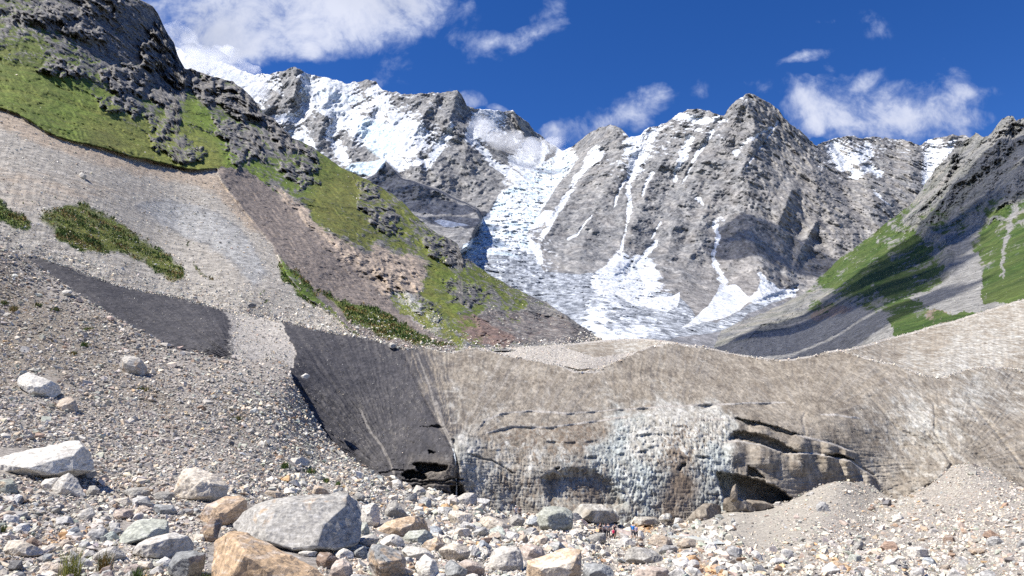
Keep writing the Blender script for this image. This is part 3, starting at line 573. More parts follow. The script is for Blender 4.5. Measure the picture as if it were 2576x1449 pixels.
L.attr['stone'] = np.clip(stroke(px, py, list(zip(range(1100, 2880, 20), back_top(np.arange(1100, 2880, 20)))), 9) + poly_mask(px, py, [(1190, 875), (1400, 868), (1500, 900), (1600, 885), (1690, 855), (1600, 900), (1480, 940), (1400, 920), (1300, 905)], 5), 0, 1)
L.attr['dark'] = px * 0; L.attr['wet'] = px * 0; L.attr['blue'] = px * 0; L.attr['brown'] = px * 0
BACKL = L

front_top = curve([(-700, 490), (-200, 570), (0, 622), (60, 641), (100, 645), (150, 662), (200, 680), (250, 699), (300, 716), (350, 727), (450, 746), (520, 766), (600, 787), (640, 793), (690, 803), (760, 818), (800, 828), (850, 835), (900, 845), (940, 852), (975, 864), (1010, 874),
    (1030, 877), (1050, 873), (1075, 873), (1100, 880), (1125, 885), (1160, 881), (1185, 876), (1200, 874), (1230, 880), (1260, 890), (1290, 898), (1340, 905), (1400, 915), (1440, 930), (1460, 935), (1500, 928), (1560, 905), (1600, 885), (1640, 868), (1690, 862), (1750, 869),
    (1800, 878), (1850, 890), (1900, 898), (1960, 905), (2000, 902), (2050, 893), (2090, 882), (2110, 879), (2150, 892), (2200, 905), (2250, 915), (2300, 935), (2350, 948), (2380, 945), (2420, 930), (2470, 922), (2520, 922), (2576, 930), (2700, 940), (2900, 950)])
front_dep = depth_field([(-500, 540, 118), (0, 622, 132), (150, 662, 137), (300, 716, 141), (450, 746, 146), (600, 787, 150), (690, 803, 151), (850, 835, 150), (1010, 874, 146), (1150, 883, 143), (1300, 899, 143), (1460, 935, 139), (1640, 868, 158), (1850, 890, 160), (2000, 902, 158), (2110, 879, 164),
    (2250, 915, 154), (2380, 945, 150), (2576, 930, 156), (2800, 945, 156), (0, 760, 122), (130, 690, 131), (250, 770, 122), (380, 845, 115), (560, 900, 112), (560, 830, 124), (600, 900, 113), (740, 900, 124), (760, 1000, 113), (840, 1110, 106), (980, 1205, 100), (900, 950, 127), (950, 1080, 113), (1050, 1000, 120),
    (1140, 1150, 101), (1150, 1260, 99), (1080, 1230, 99), (1250, 1050, 115), (1280, 1290, 99), (1400, 1180, 105), (1500, 1050, 121), (1560, 1300, 103), (1700, 1180, 110), (1700, 1290, 106), (1800, 1010, 132), (1850, 1280, 109), (1980, 1150, 118), (1980, 1280, 111), (2100, 1230, 119), (2100, 1050, 131), (2250, 1255, 120), (2250, 1100, 131), (2400, 1180, 122), (2400, 1050, 135), (2576, 1230, 118), (2576, 1050, 136), (2800, 1250, 116), (2800, 1050, 134), (1500, 1400, 96), (2300, 1400, 108), (800, 1300, 90)])
L = Layer(-680, 2880, front_top, lambda x: np.interp(x, [-700, 0, 600, 1000, 1100, 1500, 1900, 2100, 2300, 2900], [760, 820, 960, 1240, 1275, 1340, 1325, 1285, 1300, 1340]), front_dep, 2.5, rough=(3.0, 22, 9))
px, py, P = L.px, L.py, L.P0
w1 = fbm(np.stack([px / 40, py / 40, px * 0 + 2], -1), 4, 17, .55); w2 = fbm(np.stack([px / 40, py / 40, px * 0 + 5], -1), 4, 18, .55)
wx, wy = px + 8 * w1, py + 8 * w2
hubs = [((600, 915), 20, 0, (60, 620, 640, 910), -.1), ((1010, 1225), 30, 1, (690, 1020, 805, 1220), .15), ((1150, 1160), 26, 2, (1000, 1350, 870, 1150), 0), ((1290, 1240), 34, 3, (1300, 1500, 900, 1080), 0), ((1600, 1400), 40, 6, (1500, 1830, 870, 1050), 0), ((2025, 1070), 22, 4, (1860, 2200, 890, 1060), .1), ((2398, 1170), 26, 5, (2200, 2900, 930, 1170), .1)]
num = 0; den = 1e-6
for (hx, hy), fq, sd, (xa, xb, ya, yb), la in hubs:
    cx_, cy_ = (xa + xb) / 2, (ya + yb) / 2
    w = np.exp(-(((px - cx_) / ((xb - xa) * .5)) ** 2 + ((py - cy_) / ((yb - ya) * .5)) ** 2) * 1.5) + 1e-5
    num = num + w * rills(wx, wy, (hx, hy), fq, 70 + sd, la); den = den + w
rill = num / den
wx, wy = wx + 7 * w2, wy + 7 * w1
w5 = fbm(np.stack([px / 14, py / 14, px * 0 + 7], -1), 4, 29, .6)
tongue = poly_mask(wx + 16 * w5, wy + 10 * w5, [(590, 775), (700, 800), (748, 890), (728, 925), (560, 940), (592, 870), (583, 840)], 4) + poly_mask(wx, wy, [(-700, 400), (58, 636), (100, 690), (-700, 900)], 4)
tongue = np.clip(tongue, 0, 1); front_tongue = tongue
ripple = fbm(np.stack([(px + .1 * py) / 90., py / 6.5, px * 0], -1), 4, 66, .6, ridged=True)
scal = np.abs(perlin(P * np.array([1, 1, .55], np.float32) / 1.1, 67)) + .5 * np.abs(perlin(P / .6, 68)) + .6 * np.abs(perlin(P / 2.6, 69))
clean = idw(wx, wy, [(1600, 1060, .9), (1700, 1060, .85), (1790, 1050, .8), (1830, 1060, .7), (1620, 1100, 1), (1700, 1110, .95), (1780, 1100, .85), (1560, 1150, .9), (1640, 1160, 1), (1600, 1210, .95), (1620, 1260, .8), (1680, 1270, .45), (1720, 1220, .35), (1750, 1180, .6), (1790, 1160, .8), (1800, 1220, .7), (1790, 1260, .75), (1700, 1300, .5),
    (1500, 1140, .68), (1440, 1160, .58), (1350, 1150, .52), (1250, 1150, .52), (1180, 1130, .68), (1200, 1170, .52), (1280, 1210, .48), (1200, 1240, .5), (1400, 1230, .46), (1480, 1240, .46), (1350, 1270, .5), (1550, 1270, .6), (1450, 1110, .28), (1500, 1080, .38), (1400, 1060, .3), (1300, 1080, .32), (1200, 1060, .38), (1150, 1000, .36), (1200, 950, .3), (1130, 930, .25),
    (1300, 960, .15), (1450, 980, .12), (1600, 950, .12), (1700, 900, .2), (1750, 980, .15), (1850, 950, .15), (1900, 1000, .08), (1600, 1020, .35), (1900, 1080, .1), (1900, 1150, .08), (2000, 1180, .15), (2080, 1200, .1), (1960, 1140, .25), (2050, 1100, .1), (2150, 1100, .15), (2180, 1060, .3), (2300, 1030, .5), (2250, 1120, .35), (2350, 1090, .45), (2230, 1200, .3), (2300, 1200, .35), (2380, 1130, .35), (2450, 1000, .45),
    (2550, 980, .35), (2500, 1060, .2), (2560, 1120, .1), (2500, 1140, .2), (2350, 980, .2), (2200, 950, .1), (2080, 950, .12), (2000, 960, .12), (1050, 950, -.1), (900, 1000, -.3), (1080, 1100, -.1), (1100, 1200, .1), (1060, 1180, 0), (500, 800, -.3), (1500, 1290, .4), (1850, 1020, .1)], 3.2)
icew = np.clip((clean - .3) * 2.2, 0, 1) * (1 - tongue)
L.D -= (.26 + .4 * sm(px, 1120, 1000)) * rill * (1 - icew) * (1 - tongue) + .22 * ripple * sm(px, 1000, 1200)
flut = fbm(np.stack([wx / 7., py / 38., px * 0], -1), 4, 79, .6, ridged=True)
L.D -= .5 * flut * (.2 + icew) * sm(px, 1120, 1180) * sm(py, 1010, 1060)
L.D -= (.24 + .22 * sm(clean, .35, .7)) * scal * (.25 + icew) * sm(px, 1120, 1180) * sm(py, 1010, 1060)
L.D -= 1.6 * fbm(P / 11., 4, 65) + .12 * fbm(P / 1.2, 3, 75)
ribs = fbm(np.stack([px / 5., py / 60., px * 0], -1), 3, 76, .6, ridged=True)
L.D -= .45 * ribs * poly_mask(px, py, [(1760, 1030), (1845, 1040), (1835, 1090), (1815, 1150), (1800, 1190), (1750, 1180), (1740, 1100)], 12)
def step_below(line, h, w):       # ledge: what lies just below the line is cut back under it
    global L
    d = np.interp(px, [p[0] for p in line], [p[1] for p in line])
    v = (wy * .3 + py * .7) - d
    inr = sm(px, line[0][0], line[0][0] + 40) * (1 - sm(px, line[-1][0] - 40, line[-1][0]))
    h = h * np.clip((.2 if h > 0 else .6) + 1.7 * perlin(np.stack([px / 50., py * 0, py * 0 + h], -1), 5), 0.0, 1.1)
    L.D += h * inr * sm(v, -.5, 3.0) * (1 - sm(v, w * .4, w)) ; L.D -= h * .35 * inr * sm(v, -10, -1) * (1 - sm(v, -1, .5))
    return inr * (1 - sm(np.abs(v), 1, 4.5))
lt = np.zeros(len(px))
lt = np.maximum(lt, step_below([(1180, 1105), (1220, 1058), (1260, 1040), (1330, 1034), (1430, 1040), (1560, 1030), (1760, 1018), (1900, 1014), (2000, 1012)], 1.1, 22))
lt = np.maximum(lt, step_below([(1200, 1095), (1290, 1072), (1380, 1075), (1500, 1060), (1600, 1045)], .8, 14))
step_below([(1340, 1108), (1450, 1112), (1530, 1105), (1640, 1090), (1760, 1088)], .9, 16)
step_below([(1440, 1152), (1560, 1142), (1640, 1130), (1720, 1142), (1800, 1150)], 1.2, 12)
lt = np.maximum(lt, step_below([(1715, 1052), (1780, 1056), (1845, 1052)], .7, 8))
lt = np.maximum(lt, step_below([(1835, 1052), (1900, 1064), (1960, 1080), (2020, 1098), (2080, 1112), (2165, 1142)], -1.6, 60))
lt = np.maximum(lt, step_below([(1790, 1112), (1860, 1110), (1920, 1120), (1980, 1140), (2060, 1142), (2140, 1160), (2200, 1200), (2222, 1230)], -1.8, 70))
lt = np.maximum(lt, step_below([(2040, 1040), (2100, 1044), (2190, 1055)], .5, 10))
w3 = fbm(np.stack([px / 9, py / 9, px * 0], -1), 3, 27, .6); w4 = fbm(np.stack([px / 9, py / 9, px * 0 + 3], -1), 3, 28, .6)
dk = np.zeros(len(px))
CAVES = [([(1845, 1083), (1880, 1088), (1920, 1096), (1960, 1112), (2006, 1139), (1970, 1139), (1925, 1122), (1880, 1108), (1835, 1106)], 3.2, 4), ([(1850, 1052), (1900, 1060), (1960, 1076), (2018, 1098), (1990, 1096), (1940, 1084), (1880, 1070)], 2.5, 2),
    ([(2075, 1146), (2110, 1142), (2150, 1160), (2120, 1152)], 3, 2), ([(1882, 1172), (1900, 1180), (1925, 1204), (1900, 1198), (1880, 1196)], 2.5, 2),
    ([(1803, 1188), (1850, 1196), (1895, 1205), (1950, 1225), (1990, 1254), (1960, 1275), (1900, 1290), (1850, 1280), (1825, 1262), (1812, 1235)], 8, 4),
    ([(1040, 1168), (1080, 1166), (1126, 1171), (1120, 1181), (1081, 1187), (1058, 1186)], 5, 2), ([(1012, 1195), (1034, 1186), (1064, 1188), (1074, 1203), (1020, 1204)], 5, 2), ([(1135, 1225), (1165, 1225), (1172, 1262), (1130, 1262)], 4, 4),
    ([(1370, 1205), (1400, 1192), (1440, 1186), (1500, 1190), (1530, 1212), (1550, 1240), (1566, 1268), (1520, 1282), (1440, 1270), (1385, 1262)], 2.0, 14), ([(1395, 1178), (1410, 1176), (1400, 1184)], 1.5, 2), ([(1120, 1074), (1100, 1078), (1080, 1072), (1060, 1076), (1090, 1068)], 1.5, 2), ([(1078, 1135), (1095, 1138), (1080, 1144)], 2, 2), ([(1440, 1294), (1480, 1300), (1560, 1318), (1470, 1316)], 3, 2), ([(1715, 1165), (1730, 1170), (1712, 1190), (1706, 1182)], 1.2, 2)]
for poly, h, so in CAVES:
    m1 = poly_mask(wx + 5 * w3, wy + 5 * w4, poly, so); L.D += m1 * h; dk = np.maximum(dk, m1)
CR = [([(1010, 1225), (1080, 1217), (1160, 1220)], 3, 1.0), ([(1015, 1210), (1100, 1212), (1165, 1206)], 3, 1.2), ([(1030, 1245), (1100, 1236), (1160, 1240)], 3, 1), ([(955, 1190), (985, 1180), (1015, 1185)], 3, .8), ([(1140, 1108), (1148, 1140), (1150, 1200), (1150, 1255)], 7, 1.2), ([(1180, 1145), (1240, 1160), (1290, 1190)], 3, .6), ([(1010, 880), (1060, 980), (1100, 1060), (1140, 1130)], 8, .9),
    ([(2025, 1040), (2022, 1060), (2028, 1090)], 5, .5), ([(2330, 1090), (2370, 1130), (2395, 1165), (2380, 1195), (2330, 1225)], 6, .8), ([(2350, 1020), (2350, 1085), (2385, 1140)], 5, .5), ([(2440, 1010), (2500, 1080), (2576, 1180)], 6, .5), ([(2190, 1000), (2260, 1080), (2350, 1120)], 6, .4)]
for pts, w, h in CR: L.D += stroke(wx, wy, pts, w) * h
L.attr['clean'] = np.clip(clean + .16 * ripple * sm(px, 2050, 2200) * (py < 1200) - .12 * (rill - .3), 0, 1) * (1 - tongue) * (1 - .3 * lt)
dark = np.clip(.9 * (rill - .35) * sm(px, 880, 1000) + 1.0 - sm(px + 70 * fbm(np.stack([(px - .4 * py) / 14., (py + .4 * px) / 80., px * 0], -1), 4, 30, .6) - .40 * (py - 880), 950, 1150) + 0.3 * w1, 0, 1) * (1 - tongue) * (1 - sm(py, 1100, 1200) * .45 * sm(px, 980, 1060))
L.attr['dark'] = np.clip(dark * 1.0, 0, 1)
L.attr['brown'] = np.clip(idw(px, py, [(1700, 1220, .9), (1740, 1240, .8), (1680, 1180, .7), (1450, 1110, .5), (1520, 1090, .45), (1500, 1200, .6), (1600, 1300, .6), (1350, 1200, .35), (1620, 1120, 0), (1600, 1200, 0), (1790, 1150, .2), (1200, 1150, .2), (1300, 1260, .3)]) * sm(py, 1040, 1080) * sm(px, 1150, 1250) * (1 - sm(px, 1800, 1830)), 0, 1)
L.attr['blue'] = np.clip(idw(px, py, [(1600, 1130, .35), (1560, 1160, .5), (1540, 1125, .9), (1620, 1200, .7), (1650, 1230, .6), (1800, 1200, .7), (1790, 1240, .7), (1700, 1060, .1), (1700, 1130, .2), (1430, 1230, .6), (1200, 1215, .8), (1180, 1120, .4), (1300, 1100, 0), (2200, 1180, .3)]), 0, 1)
stl = list(zip(range(-680, 2880, 20), front_top(np.arange(-680, 2880, 20))))
L.attr['stone'] = np.clip(np.maximum(stroke(wx, wy, stl, 7) * sm(px, 1040, 1100), tongue) + .8 * lt + .42 * sm(stroke(wx + 20 * w5, wy + 20 * w5, stl, 34), .2, .9) * sm(px, 1100, 1000) + .5 * poly_mask(wx + 20 * w5, wy, [(570, 770), (640, 790), (620, 920), (560, 920)], 16), 0, 1)
wet = np.zeros(len(px))
for pts, w in [([(1050, 890), (1080, 970), (1100, 1050), (1135, 1120), (1145, 1150), (1148, 1250)], 2.6), ([(1095, 1010), (1120, 1080), (1140, 1115)], 4), ([(905, 1020), (915, 1050), (930, 1085), (960, 1120), (975, 1150), (990, 1190)], 3), ([(1260, 900), (1180, 1050), (1150, 1110)], 4), ([(1300, 920), (1230, 1010), (1160, 1110)], 3), ([(2395, 1165), (2340, 1090), (2280, 1030)], 3), ([(2022, 1040), (2025, 1095)], 3)]:
    wet = np.maximum(wet, stroke(wx * .7 + px * .3, wy * .7 + py * .3, pts, w * 1.3))
L.attr['wet'] = np.clip(wet + (sm(rill, .35, .75) * .62 + .1) * np.clip(.75 + 1.3 * perlin(P / 14., 90), .15, 1) * (1 - icew) * (1 - tongue) * (1 - .45 * L.attr['dark']) * sm(px, 600, 800), 0, 1)
m_ice = terrain_mat('debris_covered_glacier_ice', [(.160, .134, .104), (.245, .213, .168), (.335, .298, .242)], 1 / 2.6, [
    dict(a='dark', c=((.070, .067, .070), (.046, .045, .050)), s=1 / 3., cs=1 / 2., amp=.40, w=.42),
    dict(a='clean', c=((.52, .51, .465), (.30, .285, .245)), s=1 / 1.6, cs=1 / .9, amp=.80, w=.26, max=.88),
    dict(a='brown', c=((.22, .165, .115), (.13, .10, .075)), s=1 / 1.1, cs=1 / .7, amp=1.3, w=.14, d=1.6, max=.85),
    dict(a='blue', c=((.42, .49, .49), (.29, .35, .36)), s=1 / 1.8, cs=1 / 1.2, amp=.6, w=.25, max=.5, by='clean'),
    dict(a='wet', c=((.43, .40, .35), (.34, .31, .265)), s=1 / .7, amp=.5, w=.3, max=.38),
    dict(a='stone', c=((.42, .39, .345), (.34, .315, .28)), s=1 / .8, cs=1 / .4, amp=.3),
], bump=.8, bscale=1 / .6, rough=.8, fine=.40, stretch=(1, .5, .5))
_b = BACKL; _ft = front_top(_b.px); _lim = front_dep(_b.px, _ft) + 7 + (_b.py - _ft) * .12
_b.D = np.where(_b.py > _ft - 4, np.maximum(_b.D, _lim), _b.D)
L.build('glacier_ice_wall', m_ice, back=12, kind='structure')
front_layer = L
BACKL.build('upper_glacier_ice', m_ice, back=25, kind='structure')

# ================================================================== rubble covered ground
g_top = curve([(-700, 520), (-200, 590), (0, 632), (55, 640), (90, 668), (130, 692), (190, 735), (250, 772), (320, 815), (380, 846), (440, 876), (500, 886), (550, 901), (590, 905), (640, 905), (690, 903), (725, 915), (735, 950), (760, 1002), (790, 1050), (830, 1108), (880, 1152),
    (930, 1185), (980, 1208), (1010, 1213), (1040, 1235), (1080, 1236), (1120, 1250), (1150, 1255), (1200, 1250), (1240, 1290), (1290, 1300), (1350, 1292), (1400, 1300), (1450, 1308), (1520, 1318), (1570, 1322), (1640, 1325), (1700, 1322), (1735, 1300), (1770, 1282), (1800, 1278), (1850, 1284), (1900, 1280), (1950, 1270),
    (1980, 1262), (2015, 1248), (2060, 1222), (2100, 1212), (2130, 1211), (2170, 1214), (2200, 1226), (2230, 1248), (2256, 1256), (2300, 1242), (2340, 1220), (2375, 1190), (2395, 1172), (2440, 1166), (2480, 1176), (2530, 1205), (2576, 1232), (2700, 1260), (2900, 1300)])
g_dep = depth_field([(-500, 560, 112), (0, 632, 128), (130, 692, 130), (250, 772, 121), (380, 846, 114), (550, 901, 110), (690, 903, 117), (740, 930, 114), (830, 1108, 103), (980, 1208, 97), (1150, 1255, 96), (1290, 1300, 95), (1400, 1300, 97), (1570, 1322, 101), (1700, 1322, 102), (1850, 1284, 105), (1980, 1262, 108),
    (2110, 1211, 113), (2256, 1256, 112), (2430, 1166, 110), (2576, 1232, 96), (2800, 1280, 88), (-500, 800, 75), (0, 800, 100), (0, 1000, 62), (-400, 1100, 40), (150, 1000, 68), (350, 950, 88), (500, 1000, 84), (300, 1100, 58), (600, 1100, 72), (0, 1180, 38), (300, 1250, 38), (600, 1200, 50), (800, 1180, 78), (900, 1260, 58), (1200, 1300, 74), (1150, 1350, 48),
    (1400, 1350, 58), (1400, 1449, 30), (1000, 1449, 24), (600, 1449, 20), (200, 1449, 19), (-300, 1449, 17), (300, 1350, 26), (0, 1300, 27), (1530, 1352, 86), (1600, 1352, 84), (1700, 1400, 52), (1800, 1449, 34), (1900, 1330, 84), (2200, 1330, 84), (2100, 1400, 52), (2200, 1449, 36), (2450, 1280, 86), (2576, 1330, 58), (2576, 1449, 32), (2800, 1449, 28),
    (300, 1800, 7), (1300, 1800, 8), (2300, 1800, 9), (-400, 1800, 6), (3000, 1800, 8)])
def g_pix(name): pass
L = Layer(-680, 2880, g_top, lambda x: x * 0 + 1760, g_dep, 3.2, rough=(7, 24, 10))
px, py, P = L.px, L.py, L.P0
w1 = fbm(np.stack([px / 45, py / 45, px * 0 + 2], -1), 4, 19, .55)
L.D -= L.D0 * (.010 * fbm(P / 6., 4, 81) + .004 * fbm(P / 1.5, 4, 82))
L.attr['soil'] = np.clip(idw(px, py, [(60, 780, .7), (100, 850, .8), (200, 880, .6), (150, 700, .2), (300, 950, .5), (450, 950, .25), (560, 930, .1), (600, 1050, .55), (400, 1000, .6), (350, 1100, .3), (700, 1080, .2), (550, 1150, .35), (200, 1080, .35), (100, 1050, .3), (300, 1300, .1), (1000, 1300, 0), (1500, 1400, .05), (2000, 1300, .15)]) + .25 * w1, 0, 1)
L.attr['sand'] = np.clip(idw(px, py, [(1850, 1320, .9), (1950, 1300, .95), (2050, 1260, .8), (2150, 1270, .65), (2250, 1280, .6), (2400, 1200, .5), (1750, 1330, .8), (2100, 1330, .4), (2300, 1350, .2), (2500, 1300, .35), (1500, 1350, .2), (1800, 1420, .2), (2200, 1430, .1), (1200, 1330, 0), (600, 1300, 0), (300, 1000, 0)]) + .15 * w1, 0, 1)
L.attr['rust'] = np.clip(stroke(px, py, [(1570, 1318), (1610, 1322), (1640, 1325)], 18) + stroke(px, py, [(1725, 1400), (1760, 1425), (1800, 1450)], 26) * .9 + stroke(px, py, [(2060, 1405), (2130, 1432)], 14) * .6 + stroke(px, py, [(100, 1370), (190, 1345)], 20) * .4, 0, 1)
L.attr['slate'] = px * 0
m_ground = terrain_mat('moraine_rubble', [(.19, .172, .15), (.28, .255, .225), (.38, .355, .32)], 1 / .5, [
    dict(a='soil', c=((.22, .19, .15), (.17, .148, .12)), s=1 / 2., amp=.4, w=.2),
    dict(a='slate', c=((.13, .13, .14), (.17, .17, .18)), s=1 / 2., amp=.4, w=.2),
    dict(a='sand', c=((.29, .265, .225), (.37, .345, .295)), s=1 / 2., cs=1 / .5, amp=.3, w=.2),
    dict(a='rust', c=((.40, .25, .12), (.33, .22, .13)), s=1 / .8, amp=.7, w=.25, max=.7),
], bump=.8, bscale=1 / .25, fine=.45)
gob = L.build('ground', m_ground, back=2, kind='structure')
ground_layer = L
# everything stands on one sheet of valley floor
bm = bmesh.new()
bmesh.ops.create_grid(bm, x_segments=8, y_segments=8, size=5000)
me = bpy.data.meshes.new('valley_floor'); bm.to_mesh(me); bm.free(); me.materials.append(m_ground)
o = link('valley_floor', me, kind='structure'); o.location = (0, 0, -60)

def g_depth(px, py):
    """distance of the built ground at a picture position"""
    L = ground_layer
    x = np.clip((np.asarray(px, float) + 680) / 3560 * (L.nc - 1), 0, L.nc - 1.001)
    i = x.astype(int)
    top = L.py[-L.nc:][i]; bot = 1760.0
    t = np.clip((bot - py) / (bot - top), 0, 1) * (L.nr - 1); j = np.minimum(t.astype(int), L.nr - 2); ft = t - j
    D = L.D.reshape(L.nr, L.nc)
    return D[j, i] * (1 - ft) + D[j + 1, i] * ft

# ================================================================== clouds
def ico(sub):
    bm = bmesh.new(); bmesh.ops.create_icosphere(bm, subdivisions=sub, radius=1.0)
    bm.verts.ensure_lookup_table()
    V = np.array([v.co[:] for v in bm.verts]); T = np.array([[v.index for v in f.verts] for f in bm.faces]); bm.free(); return V, T
def cloud_mesh(name, puffs, mat, sub=4, amp=.28, seed=0):
    V0, T0 = ico(sub); Vs = []; Ts = []; n = 0
    for k, (c, r) in enumerate(puffs):
        q = V0 * np.array(r) + np.array(c)
        d = fbm(q / (max(r) * .55) + seed, 4, 3 + seed, .55)
        q = np.array(c) + (q - np.array(c)) * (1 + amp * 1.8 * d)[:, None]
        Vs.append(q); Ts.append(T0 + n); n += len(V0)
    T = np.concatenate(Ts)
    return new_mesh(name, np.concatenate(Vs), T, np.full(len(T), 3), mat, True)
m_cl = bpy.data.materials.new('shade_cloud_vapour'); m_cl.use_nodes = True; t = m_cl.node_tree
b = t.nodes['Principled BSDF']; b.inputs['Base Color'].default_value = (.9, .9, .92, 1); b.inputs['Roughness'].default_value = 1; b.inputs['Specular IOR Level'].default_value = 0; b.inputs['Alpha'].default_value = .48  # partly see-through, to lighten the shade these unseen clouds cast
# clouds added out of view, up-sun of the slopes they shade
def shade_cloud(targets, height, label, seed):
    puffs = []
    for (x, y, D, rx, ry) in targets:
        p = at(x, y, D); Lh = (height - p[2]) / SUN.z
        c = p + np.array(SUN) * Lh
        puffs.append((tuple(c), (rx, ry, min(rx, ry) * .4)))
    link('cloud', cloud_mesh('cloud', puffs, m_cl, 4, .3, seed), label=label, category='cloud')
shade_cloud([(1010, 480, 3300, 330, 160), (1090, 560, 3000, 230, 150), (1170, 590, 2700, 120, 120)], 3300, 'unseen cloud added up-sun to shade the dark rock buttress', 1)
shade_cloud([(2150, 720, 1050, 200, 170), (2270, 640, 1150, 200, 150), (2400, 560, 1100, 200, 130), (2300, 740, 850, 90, 90), (2030, 850, 900, 190, 230), (2180, 860, 600, 110, 90), (2400, 500, 1250, 220, 110)], 2500, 'unseen cloud added up-sun to shade the green right hand slope', 2)
shade_cloud([(1950, 600, 2900, 190, 150), (1880, 640, 2800, 140, 110)], 3100, 'small unseen cloud added up-sun to shade the right hand rock wall', 3)

m_vol = bpy.data.materials.new('thin_cloud_volume'); m_vol.use_nodes = True; t = m_vol.node_tree
for n in list(t.nodes): t.nodes.remove(n)
out = nd(t, 'ShaderNodeOutputMaterial'); pv = nd(t, 'ShaderNodeVolumePrincipled'); lk(t, pv.outputs[0], out.inputs['Volume'])
pv.inputs['Color'].default_value = (.97, .98, 1, 1); pv.inputs['Anisotropy'].default_value = 0.2
g = nd(t, 'ShaderNodeNewGeometry'); nz = nd(t, 'ShaderNodeTexNoise'); lk(t, g.outputs['Position'], nz.inputs['Vector'])
nz.inputs['Scale'].default_value = 1 / 230.; nz.inputs['Detail'].default_value = 5; nz.inputs['Roughness'].default_value = .62
lk(t, mth(t, 'MULTIPLY', smst(t, nz.outputs[0], .44, .64), .009), pv.inputs['Density'])
def vol_cloud(spots, label, seed):
    puffs = []
    for (x, y, D, a, b_) in spots:
        c = at(x, y, D); puffs.append((tuple(c), (a * D / F, 110, b_ * D / F)))
    link('cloud', cloud_mesh('cloud', puffs, m_vol, 3, .3, seed), label=label, category='cloud')
vol_cloud([(1215, 320, 4500, 42, 40), (1270, 352, 4450, 50, 26), (1330, 372, 4500, 60, 22), (1400, 366, 4550, 50, 18)], 'thin white cloud lying in the saddle between the two peaks', 5)
vol_cloud([(500, 150, 4600, 70, 34), (570, 150, 4650, 48, 36), (615, 190, 4620, 40, 32), (440, 110, 4600, 60, 50), (655, 222, 4600, 34, 26)], 'grey white cloud wrapped round the snowy summit at left', 6)

# ================================================================== stones
PAL = {'pale grey': (.46, .445, .415), 'white': (.60, .585, .545), 'grey': (.33, .325, .31), 'green grey': (.36, .39, .345), 'tan': (.48, .40, .315), 'dark grey': (.135, .137, .145),
       'rust brown': (.27, .19, .14), 'pinkish': (.44, .365, .32), 'cream': (.64, .575, .48), 'blue grey': (.27, .29, .305), 'orange': (.50, .345, .20)}
def rock_mat(name, use_obj):
    m = bpy.data.materials.new(name); m.use_nodes = True; t = m.node_tree
    b = t.nodes['Principled BSDF']; b.inputs['Roughness'].default_value = .88; b.inputs['Specular IOR Level'].default_value = .2
    g = nd(t, 'ShaderNodeNewGeometry')
    if use_obj:
        oi = nd(t, 'ShaderNodeObjectInfo'); colr = oi.outputs['Color']; st = oi.outputs['Alpha']
        va = nd(t, 'ShaderNodeVectorMath', operation='ADD'); lk(t, g.outputs['Position'], va.inputs[0]); lk(t, oi.outputs['Random'], va.inputs[1]); vec = va.outputs[0]
    else:
        a = nd(t, 'ShaderNodeAttribute', attribute_name='Col'); colr = a.outputs['Color']; st = 0.25; vec = g.outputs['Position']
    def nz(sc, de, ro, di):
        n = nd(t, 'ShaderNodeTexNoise'); lk(t, vec, n.inputs['Vector']); n.inputs['Scale'].default_value = sc; n.inputs['Detail'].default_value = de
        n.inputs['Roughness'].default_value = ro; n.inputs['Distortion'].default_value = di; return n.outputs[0]
    if use_obj:
        big = nz(.9, 6, .6, .8); f = smst(t, mth(t, 'ADD', big, mth(t, 'MULTIPLY', mth(t, 'SUBTRACT', st, .5), .6)), .48, .62)
        c = mixc(t, mth(t, 'MULTIPLY', f, .8), colr, (.46, .33, .205))
        mp = nd(t, 'ShaderNodeMapping'); lk(t, vec, mp.inputs[0]); mp.inputs['Rotation'].default_value = (.5, .3, .4); mp.inputs['Scale'].default_value = (1, 1, 5)
        sn = nd(t, 'ShaderNodeTexNoise'); lk(t, mp.outputs[0], sn.inputs['Vector']); sn.inputs['Scale'].default_value = 1.6; sn.inputs['Detail'].default_value = 8; sn.inputs['Roughness'].default_value = .65
        c = mixc(t, mth(t, 'MULTIPLY', smst(t, sn.outputs[0], .5, .66), .35), c, (.62, .61, .58))
        c = mixc(t, mth(t, 'MULTIPLY', smst(t, sn.outputs[0], .46, .34), .55), c, (.10, .10, .105))
        fn = nz(6, 9, .72, .2); br = mth(t, 'ADD', .62, mth(t, 'MULTIPLY', smst(t, fn, .3, .7), .76))
    else:
        c = colr; fn = nz(3.5, 6, .7, .2); br = mth(t, 'ADD', .68, mth(t, 'MULTIPLY', smst(t, fn, .3, .7), .64))
    vm = nd(t, 'ShaderNodeVectorMath', operation='SCALE'); lk(t, c, vm.inputs[0]); lk(t, br, vm.inputs['Scale']); lk(t, vm.outputs[0], b.inputs['Base Color'])
    if use_obj:
        bp = nd(t, 'ShaderNodeBump'); bp.inputs['Strength'].default_value = .6; bp.inputs['Distance'].default_value = .06; lk(t, fn, bp.inputs['Height']); lk(t, bp.outputs[0], b.inputs['Normal'])
    return m
m_boulder = rock_mat('boulder_rock', True); m_stone = rock_mat('small_stone_rock', False)

